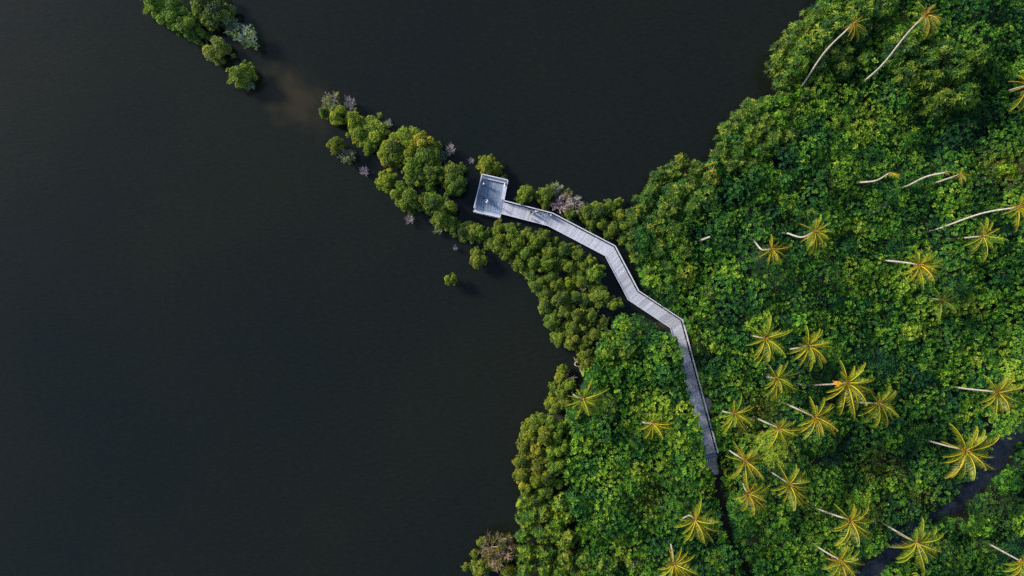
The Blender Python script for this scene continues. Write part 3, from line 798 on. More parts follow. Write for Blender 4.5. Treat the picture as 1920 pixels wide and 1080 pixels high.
tree('m', 955, 1074, 14, 'yellow-green mangrove at the bottom edge against the shore trees', g, YG)
# --- distinct trees inside the jungle
g = 'odd trees standing out of the jungle'
tree('b', 1488, 604, 25, 'pale green broad tree above the pair of touching palms', g, LG, 1.1)
tree('s', 1518, 398, 12, 'small pale spiky rosette tree above the palm with a curved white trunk', g, LG)
tree('d', 1650, 386, 15, 'dark purplish bare shrub sunk in the jungle below the folded little palm', g, (.5, .45, .55), 1.9)
tree('d', 1562, 420, 14, 'grey bare shrub directly behind the palm with a curved white trunk', g, (.8, .8, .7), 2.0, 1)
tree('d', 1425, 482, 16, 'brown bare shrub under the palm whose trunk kinks like an elbow', g, (.7, .6, .5), 1.9)
tree('d', 1208, 948, 16, 'brownish bare shrub in the jungle between the lower shore and the sand path', g, (.8, .6, .55), 1.9, 1)
tree('d', 1688, 886, 10, 'small whitish bare shrub in the jungle above the shaded track', g, (1, 1, 1.1), 2.2, 1)
tree('d', 1748, 868, 9, 'small grey bare shrub under the big palm beside the track', g, (.8, .8, .85), 2.2, 1)
tree('b', 1884, 322, 22, 'yellowish-leaved tree near the edge above the long leaning palm', g, (1.9, 1.25, .9), 1.1)
tree('b', 1470, 340, 24, 'green tree inland of the headland, on the lake side of the folded little palm', g, (.9, 1, 1), 1.05)
tree('s', 1330, 555, 20, 'spiky dark tree inland of the walkway, above the last bend', g, DG)
tree('b', 1360, 420, 20, 'olive thin-leaved tree inland of the headland near the short bare trunk', g, (.9, .9, 1.1), 1.1)
tree('b', 1840, 985, 26, 'yellow-green tree on the far bank of the shaded track', g, (1.2, 1.1, .9), .95)
tree('b', 1890, 905, 24, 'green tree on the far bank at the bend of the shaded track', g, (1, 1, .95), .9)

# ------------------------------------------------------------------ palms
def frond_mesh(seed, L, e0, e1, spread, sweep, dead=False, nleaf=54, ll=1.28):
    r = random.Random(seed); m = MB()
    n = 14; P = [Vector((.12, 0, 0))]; el = []
    side = r.uniform(-.55, .55)
    for i in range(n):
        s = i / n; e = math.radians(e0 + (e1 - e0) * s ** 1.35); el.append(e)
        a = side * s
        P.append(P[-1] + Vector((math.cos(e) * math.cos(a), math.cos(e) * math.sin(a), math.sin(e))) * (L / n))
    ribt = (.95, .5, .75 if dead else 0)
    m.tube(P, [max(.012, .085 * (1 - .8 * i / n)) for i in range(n + 1)], 5, ribt)
    for i in range(nleaf):
        s = .10 + .9 * i / nleaf
        f = s * n; k = min(int(f), n - 1); p = P[k].lerp(P[k + 1], f - k)
        t = (P[k + 1] - P[k]).normalized()
        sd = Vector((-t.y, t.x, 0)).normalized(); up = sd.cross(t) * -1
        if up.z < 0: up = -up
        ln = (ll * math.sin(PI * min(1, .22 + s * .70)) ** .8 + .08) * L / 4.6
        for q in (-1, 1):
            if r.random() < .14: continue
            al = math.radians(spread + r.uniform(-14, 14) + 18 * s)
            d = (sd * q * math.cos(al) + Vector((0, 0, -1)) * math.sin(al) + t * (.45 + .5 * s) + Vector((sweep[0], sweep[1], 0)) * .2).normalized()
            w = .025 * r.uniform(.8, 1.25)
            e = p + d * ln * r.uniform(.6, 1.15) + Vector((0, 0, -.12 * ln))
            mid = p + d * ln * .45 + Vector((0, 0, .03))
            wv = t.cross(d).cross(d).normalized() * w
            tn = (min(1, max(0, .33 + r.uniform(-.24, .36) - .08 * s)), r.random(), (.8 * r.uniform(.5, 1)) if dead else max(0, r.gauss(-.12, .15)))
            tn2 = (min(1, tn[0] + .18), tn[1], tn[2])
            o = len(m.v)
            m.v += [tuple(p), tuple(mid - wv), tuple(e), tuple(mid + wv)]; m.t += [tn2, tn2, tn, tn2]
            m.f.append((o, o + 1, o + 2, o + 3))
    return m.mesh('frond', M['frond'])

FR = {'narrow': [frond_mesh(10 + i, 4.5, 38 - 6 * i, -58 - 5 * i, 64, (0, 0)) for i in range(4)],
      'wide': [frond_mesh(20 + i, 4.4 + .22 * (i % 3), 30 - 8 * i, -52 - 6 * i, 46, (.3, -.3), False, 44, 1.08) for i in range(6)],
      'up': [frond_mesh(30 + i, 3.6, 72 - 8 * i, 5 - 8 * i, 40, (0, 0)) for i in range(3)],
      'dead': [frond_mesh(40 + i, 3.4, -5 - 22 * i, -82, 66, (0, 0), True, 34) for i in range(3)]}
def heart_mesh():
    m = MB()
    m.tube([(0, 0, -.75), (0, 0, -.4), (0, 0, 0), (.02, 0, .35), (.03, .02, .95), (.05, .02, 1.5)], [.15, .22, .26, .17, .07, .02], 9, (1, 1, 1))
    for k in range(7):
        a = k * 2.4
        m.tube([(.1 * math.cos(a), .1 * math.sin(a), -.25), (.34 * math.cos(a), .34 * math.sin(a), .05), (.55 * math.cos(a), .55 * math.sin(a), .12)], [.10, .10, .05], 5)
    return m.mesh('palm_heart', M['heart'], True)
HEART = heart_mesh()
def coconut_mesh():
    m = MB(); m.ball((0, 0, 0), .15, 10, 7, (1, 1, 1.2)); return m.mesh('coconut', M['coconut'], True)
COCO = coconut_mesh()
def ball_mesh(r):
    m = MB(); m.ball((0, 0, 0), r, 10, 7); return m
FIBRE = simple_mat('flower_stalks', (.50, .20, .02), noise=8, col2=(.66, .32, .03))

def trunk_mesh(P, r0, r1, seg=44, n=8):
    """Catmull-like smooth curve through P, ringed"""
    pts = []; rad = []
    Q = [P[0] + (P[0] - P[1])] + P + [P[-1] + (P[-1] - P[-2])]
    for i in range(1, len(Q) - 2):
        k = max(4, seg // (len(P) - 1))
        for j in range(k):
            t = j / k
            a, b, c, d = Q[i - 1], Q[i], Q[i + 1], Q[i + 2]
            pts.append(.5 * ((2 * b) + (c - a) * t + (2 * a - 5 * b + 4 * c - d) * t * t + (3 * b - a - 3 * c + d) * t ** 3))
    pts.append(P[-1])
    for i in range(len(pts)):
        s = i / (len(pts) - 1)
        rad.append((r0 + (r1 - r0) * s) * (1.0 + .07 * (i % 2)) * (1.35 - .35 * min(1, s * 9)))
    m = MB(); m.tube(pts, rad, n)
    return m.mesh('palm_trunk', M['palm_bark'], True)

WIND = math.atan2(-.75, .66)
def palm(label, crown, base, r, z=14.0, n=17, dead=(), coco=4, color=(1, 1, 1), zbase=4.3, bow=(0, 0), tuft=False, stalk=None, group='coconut palms rising out of the jungle', sz=1.0):
    pc = wp(*crown, z); pb = wp(*base, zbase)
    foot = pb + (pb - pc) * (.18 * zbase / 4.3); foot.z = 0
    gz = float(land_h(np.array([foot.x]), np.array([foot.y]))[0]); gz = max(gz, 0) - .15
    o = thing('palm_tree', label, 'palm', (foot.x, foot.y, gz), group)
    rel = lambda p: Vector(p) - Vector((foot.x, foot.y, gz))
    mid = pb.lerp(pc, .5) + Vector((bow[0], bow[1], .5))
    link('trunk', trunk_mesh([rel((foot.x, foot.y, gz)), rel(pb), rel(mid), rel(pc) - Vector((0, 0, .3))], .175, .125), o)
    s = r * PX * (H - z) / H / 3.75
    cr = link('crown', HEART, o, rel(pc), random.uniform(0, 6))
    hs = max(.55, min(1, s))
    cr.scale = (hs, hs, hs)
    rz0 = cr.rotation_euler.z
    rnd = random.Random(int(crown[0] * 7 + crown[1]))
    off = rnd.uniform(0, 6)
    n = round(n * 1.25)
    for k in range(n):
        a = off + k * 2 * PI / n * 1.0 + rnd.uniform(-.16, .16)
        dw = math.cos(a - WIND)
        if tuft:
            a = WIND + .9 + rnd.uniform(-.9, .9); kind = 'up'
        elif k % 6 == 5:
            kind = 'up'
        else:
            kind = 'wide' if dw > -.1 else ('narrow' if dw > -.75 or k % 2 else 'up')
        # wind crowds the fronds towards the lee side
        a = a - .55 * math.sin(a - WIND)
        me = rnd.choice(FR[kind])
        f = link('frond', me, cr, (0, 0, .08 - .012 * k), a - rz0, tuple(c * rnd.uniform(.88, 1.12) for c in color))
        q = s / hs * rnd.uniform(.72, 1.14) * (.82 if dw < -.2 else 1.08)
        f.scale = (q, q, q * sz)
    for a in dead:
        f = link('frond', rnd.choice(FR['dead']), cr, (0, 0, .02), math.radians(a) - rz0, (1, 1, 1))
        q = s / hs * .8; f.scale = (q, q, q)
        f['label'] = 'withered orange-brown frond'
    for k in range(coco):
        a = off + k * 2.1
        c = link('coconut', COCO, cr, (.38 * math.cos(a) / hs * .8, .38 * math.sin(a) / hs * .8, -.32 - .12 * (k % 2)), a)
    if stalk:
        d = (Vector(rel(pb)) - Vector(rel(pc))).normalized()
        m = MB(); rr = random.Random(5)
        for k in range(44):
            t = stalk * rr.uniform(.65, 1.2)
            b_ = d * stalk * .4 + Vector((0, 0, .1))
            e_ = d * t + Vector((rr.uniform(-.5, .5), rr.uniform(-.5, .5), rr.uniform(0, .5)))
            m.tube([b_, b_.lerp(e_, .6) + Vector((0, 0, .12)), e_], [.05, .06, .03], 4)
        c = link('flower_stalk', m.mesh('flower_stalk', FIBRE), cr, (0, 0, 0), -rz0)
        c.scale = (1 / hs,) * 3
    return o

PG = (1, 1, 1)
palm('tallest leaning palm at the upper headland tip, long bare trunk starting at the water', (1601, 44), (1504, 160), 27, 17, 9, (250, 215), 2, (.95, .9, .8), 4.5, (-.5, .55))
palm('leaning palm cut near the top edge, long dark trunk parallel to the headland palm', (1736, 27), (1652, 124), 34, 18, 11, (60, 35), 2, (1.05, .85, .7), 8.5, (.25, .8))
palm('palm half outside the frame high on the edge, only yellow fronds showing', (1927, 160), (1892, 170), 38, 14, 15, (), 2, (1.2, 1.05, .7))
palm('little palm with its few yellow fronds folded into a tuft', (1668, 325), (1605, 343), 20, 13.5, 5, (), 0, (1.3, 1.2, .6), 4.5, (.3, -.5), True)
palm('headless palm trunk with no fronds between two small palms', (1774, 323), (1700, 349), 8, 12.5, 2, (), 0, (1, 1.2, .6), 4.5, (-.2, .4), True)
palm('small ragged palm beside the headless trunk', (1800, 327), (1756, 342), 20, 12, 8, (200,), 1, (1.1, 1, .6), 4.5)
palm('palm at the frame edge with the longest bare leaning trunk of the jungle', (1911, 388), (1756, 430), 36, 16, 13, (), 2, (1.1, 1.05, .7), 4, (.5, .8))
palm('sparse feathery palm below the longest leaning trunk', (1843, 443), (1800, 447), 40, 13.5, 11, (), 1, (.85, .95, .9))
palm('palm with a curved white trunk like a shallow bowl', (1528, 434), (1473, 437), 36, 13, 15, (222,), 2, (1.1, 1.1, .8), 4.3, (.1, -.9))
palm('palm whose trunk kinks like an elbow, nearest jungle palm to the headland', (1447, 467), (1412, 450), 30, 12, 12, (92,), 2, (1.1, 1.0, .7), 4, (-.3, -.9))
palm('bushy yellow palm inland with a straight pale trunk, below the sparse feathery palm', (1724, 496), (1664, 489), 40, 14, 19, (228,), 2, (1.15, 1.1, .7))
palm('dull green palm sunk low in the canopy under the bushy yellow palm', (1765, 563), (1752, 561), 34, 8.5, 11, (), 0, (.6, .85, .9), 4)
palm('palm with no trunk showing, upper of the pair nearest the pale green tree', (1435, 635), (1412, 630), 46, 14, 20, (), 3, (.9, 1.0, .8))
palm('palm touching its neighbour, short white trunk below the pale green tree', (1517, 648), (1478, 655), 44, 14.5, 19, (246,), 3, (.95, 1.05, .8))
palm('compact palm just below the touching pair, orange nuts at its middle', (1457, 709), (1440, 707), 40, 13.5, 17, (), 6, (1, 1.05, .8))
palm('tall palm with a bright orange flower bunch along its trunk', (1590, 718), (1514, 722), 52, 15.5, 18, (), 4, (1.05, 1.05, .8), 4.3, (0, 0), False, 3.3)
palm('palm with slanting white trunk under the orange-bunched palm', (1530, 783), (1482, 761), 44, 14, 18, (), 3, (1.05, 1.05, .8))
palm('palm beside the orange-bunched palm, nearly level short trunk on its inland side', (1648, 756), (1606, 754), 44, 14, 17, (), 4, (.95, 1.0, .8))
palm('palm by the frame edge above the track, long level white trunk', (1871, 735), (1797, 727), 48, 15, 17, (), 3, (1, 1.0, .8))
palm('palm standing nearest the landward half of the jetty, no trunk visible', (1377, 775), (1358, 772), 36, 13.5, 15, (), 4, (.9, 1.0, .8))
palm('smaller palm with a slanting trunk between jetty palm and the larger cluster', (1461, 803), (1427, 788), 36, 13.5, 13, (262,), 2, (1.05, 1, .8))
palm('lone palm at the driftwood inlet by the lake', (1094, 748), (1078, 742), 40, 14, 16, (130,), 4, (.95, 1.0, .8))
palm('palm with few curling fronds standing between the inlet palm and the jetty', (1223, 793), (1206, 792), 33, 13, 9, (), 2, (1.2, 1.15, .7))
palm('largest palm, spreading over the shaded track', (1812, 845), (1739, 826), 56, 15.5, 22, (), 5, (1.05, 1.05, .75))
palm('palm with withered orange fronds beside the landward end of the jetty', (1398, 864), (1368, 845), 42, 14, 18, (115, 85, 185), 4, (1, 1.05, .8))
palm('ragged orange-tinged palm directly below the one with withered fronds', (1403, 926), (1394, 908), 36, 12.5, 14, (75, 30, 250), 2, (1, .9, .7), 4.3, (-.4, .4))
palm('palm with drooping fronds and short trunk, midway between sand path and track', (1481, 908), (1443, 883), 46, 14, 18, (), 3, (.95, 1.05, .8))
palm('palm with hooked white trunk on the lake side of the sand path', (1304, 976), (1276, 973), 44, 13.5, 18, (62,), 3, (.95, 1.05, .8), 4.3, (.2, .9))
palm('palm at the bottom edge with one hanging orange frond, lowest near the path', (1264, 1058), (1257, 1017), 42, 14, 13, (105,), 2, (1.1, 1.1, .75), 4.3)
palm('untidy palm with a long slanting trunk near the lower end of the track', (1595, 976), (1526, 951), 46, 15, 17, (), 3, (1, 1.0, .8))
palm('palm standing astride the narrow lower part of the track', (1719, 1018), (1667, 988), 47, 14.5, 18, (), 2, (.9, 1.0, .85))
palm('palm at the bottom edge next to the track, orange nuts on its lake side', (1577, 1051), (1534, 1026), 46, 14, 15, (205,), 5, (1, 1.05, .8))
palm('palm cut by the bottom corner of the frame', (1917, 1054), (1862, 1024), 48, 14.5, 14, (), 2, (1, 1.0, .75))

# loose palm pieces
o = thing('dead_palm_trunk', 'short broken bare palm trunk poking from the jungle near the headland', 'dead trunk', (*wp(1318, 449, 3)[:2], .3))
a_ = wp(1313, 451, 4.2) - o.location; b_ = wp(1331, 444, 6.4) - o.location
link('trunk', trunk_mesh([Vector((0, 0, 0)), a_, a_.lerp(b_, .5), b_], .19, .15, 20), o)
def small_frond(label, u, v, z, az, k, sc):
    t = tag(link('palm_frond', FR['dead'][k], None, wp(u, v, z), math.radians(az), (1.1, 1.2, .8)), label, 'palm frond', 'orange fronds caught in the shore trees')
    t.scale = (sc, sc, sc)
small_frond('broad orange palm frond lying on the shore trees of the headland', 1345, 303, 7.2, 200, 0, .8)
small_frond('small upright orange palm frond under the broad one on the headland trees', 1339, 311, 7.0, 260, 0, .55)

# driftwood
def driftwood(label, pts, r0, twigs, seed):
    rr = random.Random(seed); P = [wp(u, v, z) for u, v, z in pts]; base = P[0].copy()
    o = thing('driftwood', label, 'driftwood', base, 'driftwood in the inlet')
    m = MB(); Q = [p - base for p in P]
    m.tube(Q, [r0 * (1 - .6 * i / (len(Q) - 1)) for i in range(len(Q))], 7)
    link('trunk', m.mesh('driftwood', M['drift'], True), o)
    for k in range(twigs):
        i = rr.randrange(1, len(Q)); q = Q[i - 1].lerp(Q[i], rr.uniform(.3, 1))
        d = Vector((rr.uniform(-1, 1), rr.uniform(-1, 1), rr.uniform(-.05, .6))).normalized() * rr.uniform(.5, 1.2)
        m = MB(); m.tube([q, q + d * .5 + Vector((0, 0, .08)), q + d], [r0 * .4, r0 * .3, r0 * .12], 5)
        link('branch', m.mesh('driftwood_branch', M['drift'], True), o)
driftwood('forked pale driftwood branch jutting from the yellow-green mangroves of the inlet', [(1060, 713, .5), (1063, 702, .7), (1061, 697, .9), (1063, 693, 1.0)], .17, 4, 1)
driftwood('longer pale driftwood log lying across the inlet mouth', [(1058, 713, .35), (1066, 710, .5), (1074, 707, .55), (1078, 709, .4)], .18, 7, 2)
driftwood('thin curved driftwood stick hanging from the olive mangrove over the inlet', [(1089, 686, .7), (1088, 694, .6), (1091, 700, .5), (1096, 707, .3)], .13, 4, 3)
driftwood('stubby pinkish driftwood stump at the upper side of the inlet', [(1084, 679, .6), (1080, 678, .5), (1077, 684, .2)], .19, 3, 4)

# ------------------------------------------------------------------ jetty
jt = thing('jetty', 'weathered grey wooden jetty winding from the shore to a railed viewing platform', 'jetty', (JET[0].x, JET[0].y, 0))
J0 = Vector((JET[0].x, JET[0].y, 0))
def jl(p): return Vector(p) - J0
HALF = 1.09
def offset_line(pts, d):
    out = []
    for i, p in enumerate(pts):
        a = (pts[i] - pts[i - 1]).normalized() if i else (pts[1] - pts[0]).normalized()
        b = (pts[i + 1] - pts[i]).normalized() if i < len(pts) - 1 else a
        na = Vector((-a.y, a.x, 0)); nb = Vector((-b.y, b.x, 0)); n = (na + nb).normalized()
        out.append(p + n * (d / max(.3, n.dot(na))))
    return out
LW, RW = offset_line(JET, HALF), offset_line(JET, -HALF)     # LW: lake/upper side of the walk
m = MB(); rr = random.Random(2)
def ptone(base=1.0):
    k = base * rr.uniform(.80, 1.12); return (k * rr.uniform(.97, 1.02), k, k * rr.uniform(.99, 1.05))
patch = 1.0
for i in range(len(JET) - 1):
    ln = (JET[i + 1] - JET[i]).length; n = int(ln / .15)
    for k in range(n):
        if rr.random() < .09: patch = rr.choice((.80, .9, .97, 1.03, 1.08))
        t0, t1 = (k + .04) / n, (k + .94) / n
        e = rr.uniform(-.02, .02); z = rr.uniform(-.004, .004)
        c = [LW[i].lerp(LW[i + 1], t0), RW[i].lerp(RW[i + 1], t0), RW[i].lerp(RW[i + 1], t1), LW[i].lerp(LW[i + 1], t1)]
        c = [jl(x) + Vector((0, 0, z)) for x in c]
        m.hexa([x - Vector((0, 0, .045)) for x in c], c, ptone(patch))
link('walkway_deck', m.mesh('walkway_deck', M['wood']), jt)
for s in (-.75, 0, .75):
    m = MB(); L_ = offset_line(JET, s)
    for i in range(len(L_) - 1):
        m.beam(jl(L_[i]) - Vector((0, 0, .16)), jl(L_[i + 1]) - Vector((0, 0, .16)), .12, .22)
    link('stringer', m.mesh('stringer', M['wood_dark']), jt)
# support posts
pm = MB(); pm.tube([(0, 0, -1.9), (0, 0, 0)], [.11, .10], 8); PILE = pm.mesh('pile', M['wood_dark'], True)
for i in range(len(JET) - 1):
    ln = (JET[i + 1] - JET[i]).length; n = max(2, int(ln / 3.0))
    for k in range(n):
        for W_, sg in ((LW, 1), (RW, 1)):
            p = W_[i].lerp(W_[i + 1], (k + .5) / n); c = JET[i].lerp(JET[i + 1], (k + .5) / n)
            link('pile', PILE, jt, jl(p.lerp(c, .2)) - Vector((0, 0, .055)))
# handrails
rp = MB(); rp.beam((0, 0, -.25), (0, 0, 1.02), .09, .09); RPOST = rp.mesh('rail_post', M['wood'])
def handrail(pts, gap, name='handrail', closed_ends=True, boards=(.38, .70), step=1.9, lab=None):
    top = MB()
    r2 = random.Random(len(pts))
    for a, b in zip(pts[:-1], pts[1:]):
        top.beam(jl(a) + Vector((0, 0, 1.05)), jl(b) + Vector((0, 0, 1.05)), .17, .05, (1.12, 1.12, 1.14))
        for h in boards:
            top.beam(jl(a) + Vector((0, 0, h)), jl(b) + Vector((0, 0, h)), .035, .11, (.9, .9, .92))
    o = link(name, top.mesh(name, M['wood']), jt)
    for a, b in zip(pts[:-1], pts[1:]):
        n = max(1, round((b - a).length / step))
        for k in range(n + (1 if (b is pts[-1]) else 0)):
            p = jl(a.lerp(b, k / n)); e = link('rail_post', RPOST, o, p, math.atan2((b - a).y, (b - a).x))
    return o

# viewing platform
pz = DECK_Z + .012
NW, NE, SW, SE = wp(904.5, 328.5, pz), wp(952, 339.5, pz), wp(889.5, 391, pz), wp(939.5, 402.5, pz)
ux = (NE - NW).normalized(); vy = (SW - NW).normalized()
m = MB(); n = 34
for k in range(n):
    patch = rr.choice((.74, .82, .88, .95))
    for q0, q1 in ((0, .34), (.34, .68), (.68, 1)):
        t0, t1 = (k + .04) / n, (k + .95) / n
        c = [NW.lerp(NE, t0), NW.lerp(NE, t1), SW.lerp(SE, t1), SW.lerp(SE, t0)]
        c = [c[0].lerp(c[3], q0 + .002), c[1].lerp(c[2], q0 + .002), c[1].lerp(c[2], q1 - .002), c[0].lerp(c[3], q1 - .002)]
        z = Vector((0, 0, rr.uniform(-.004, .004)))
        c = [jl(x) + z for x in c]
        m.hexa([x - Vector((0, 0, .045)) for x in reversed(c)][::-1], c, tuple(a * b for a, b in zip(ptone(patch * rr.uniform(.85, 1.1)), (.58, .72, .83))))  # blue darkening: partly the boards' own tint, partly shade painted in
link('platform_deck', m.mesh('platform_deck', M['wood']), jt)
for k in range(4):
    for q in range(4):
        p = NW.lerp(NE, .04 + .92 * k / 3).lerp(SW.lerp(SE, .04 + .92 * k / 3), .04 + .92 * q / 3)
        link('pile', PILE, jt, jl(p) - Vector((0, 0, .07)))
for q in range(4):
    m = MB(); t = .04 + .92 * q / 3
    m.beam(jl(NW.lerp(SW, t)) - Vector((0, 0, .2)), jl(NE.lerp(SE, t)) - Vector((0, 0, .2)), .12, .24)
    link('stringer', m.mesh('stringer', M['wood_dark']), jt)
out = -ux * .03
handrail([NW + out - vy * .03, SW + out], 0, boards=(.25, .45, .65, .85))
handrail([NW - vy * .03, NE - vy * .03], 0, boards=(.25, .45, .65, .85))
ES = NE.lerp(SE, .60)
handrail([NE + ux * .03, ES + ux * .03], 0, boards=(.25, .45, .65, .85))
handrail([SW + vy * .62, SE + vy * .62], 0, boards=(.25, .45))
# benches along three sides
def bench(a, b, inward, w=.46, h=.46, back=True):
    """seat boards from a to b; inward = direction of the sitter's knees"""
    mm = MB(); d = (b - a).normalized()
    for k in range(3):
        o_ = inward * (.07 + w * (k + .5) / 3)
        mm.beam(jl(a) + o_ + Vector((0, 0, h)), jl(b) + o_ + Vector((0, 0, h)), w / 3 - .02, .045, ptone(1.12))
    s = link('bench', mm.mesh('bench_seat', M['wood']), jt)
    mb_ = MB()
    if back:
        for k, (zz, oo) in enumerate(((.62, .03), (.80, -.05), (.98, -.13))):
            mb_.beam(jl(a) + inward * oo + Vector((0, 0, zz)), jl(b) + inward * oo + Vector((0, 0, zz)), .12, .13, ptone(1.15))
        link('backrest', mb_.mesh('bench_back', M['wood']), s)
    L_ = (b - a).length; n_ = max(2, int(L_ / 1.5))
    for k in range(n_ + 1):
        lm = MB(); p = jl(a.lerp(b, (k + .08 * (1 if k == 0 else -1 if k == n_ else 0)) / n_)) + inward * (.07 + w / 2)
        lm.beam(p + Vector((0, 0, .002)), p + Vector((0, 0, h - .024)), .10, w * .8, (.8, .8, .82))
        link('bench_leg', lm.mesh('bench_leg', M['wood']), s)
bench(NW + ux * .3 + vy * .06, NE - ux * .15 + vy * .06, vy, .48)
bench(NE + vy * .9 - ux * .04, ES - ux * .04 - vy * .2, -ux, .46, .44, False)
# boarded outer walkway ledge on the platform's lower side
m = MB()
for k in range(4):
    o_ = vy * (.10 + .15 * k)
    m.beam(jl(SW) + o_ - Vector((0, 0, .02)), jl(SE) + o_ - Vector((0, 0, .02)), .135, .045, ptone(1.18))
for k in range(4):
    o_ = vy * .70 - Vector((0, 0, .16 + .20 * k))
    m.beam(jl(SW) + o_, jl(SE) + o_, .04, .18, ptone(1.1))
link('outer_ledge', m.mesh('outer_ledge', M['wood']), jt)
# rails of the walkway
def trim(line, t):
    L_ = [p.copy() for p in line]
    d = (L_[1] - L_[0]); L_[0] = L_[0] + d.normalized() * t
    return L_
LO = trim(offset_line(JET, HALF + .20), .25); RO = trim(offset_line(JET, -HALF - .10), .1)
handrail(LO, .2)
m = MB(); RK = trim(offset_line(JET, -HALF + .02), .1)
for a, b in zip(RK[:-1], RK[1:]):
    m.beam(jl(a) + Vector((0, 0, .09)), jl(b) + Vector((0, 0, .09)), .12, .10, (1.1, 1.1, 1.13))
    n = max(1, round((b - a).length / 1.9))
    for k in range(n):
        p = jl(a.lerp(b, (k + .5) / n)); d = (b - a).normalized() * .12
        m.beam(p - d + Vector((0, 0, .02)), p + d + Vector((0, 0, .02)), .10, .04, (.6, .6, .62))
link('kerb_rail', m.mesh('kerb_rail', M['wood']), jt)
m = MB()     # low ramp at the landward end
e0, e1 = LW[-1], RW[-1]; dd = (JET[-1] - JET[-2]).normalized()
for k in range(9):
    t0, t1 = k * .16 + .01, k * .16 + .15
    z0, z1 = -.05 - t0 * .5, -.05 - t1 * .5
    c = [e0 + dd * t0, e1 + dd * t0, e1 + dd * t1, e0 + dd * t1]
    c = [jl(p) + Vector((0, 0, z)) for p, z in zip(c, (z0, z0, z1, z1))]
    m.hexa([x - Vector((0, 0, .045)) for x in c], c, ptone(.8))
link('ramp', m.mesh('ramp', M['wood']), jt)

# ------------------------------------------------------------------ people
def skin_mesh(name, verts, edges, radii, mat, root=0, sub=1):
    me = bpy.data.meshes.new('tmp'); me.from_pydata([tuple(v) for v in verts], edges, [])
    o = bpy.data.objects.new('tmp', me); COL.objects.link(o)
    md = o.modifiers.new('skin', 'SKIN')
    for i, sv in enumerate(me.skin_vertices[0].data):
        r = radii[i]; sv.radius = r if isinstance(r, tuple) else (r, r); sv.use_root = (i == root); sv.use_loose = False
    o.modifiers.new('sub', 'SUBSURF').levels = sub
    o.modifiers['sub'].render_levels = sub
    md.use_smooth_shade = True
    dg = bpy.context.evaluated_depsgraph_get(); dg.update()
    ev = o.evaluated_get(dg)
    r = bpy.data.meshes.new_from_object(ev); r.name = name
    bpy.data.objects.remove(o); bpy.data.meshes.remove(me)
    r.materials.clear(); r.materials.append(mat)
    return r

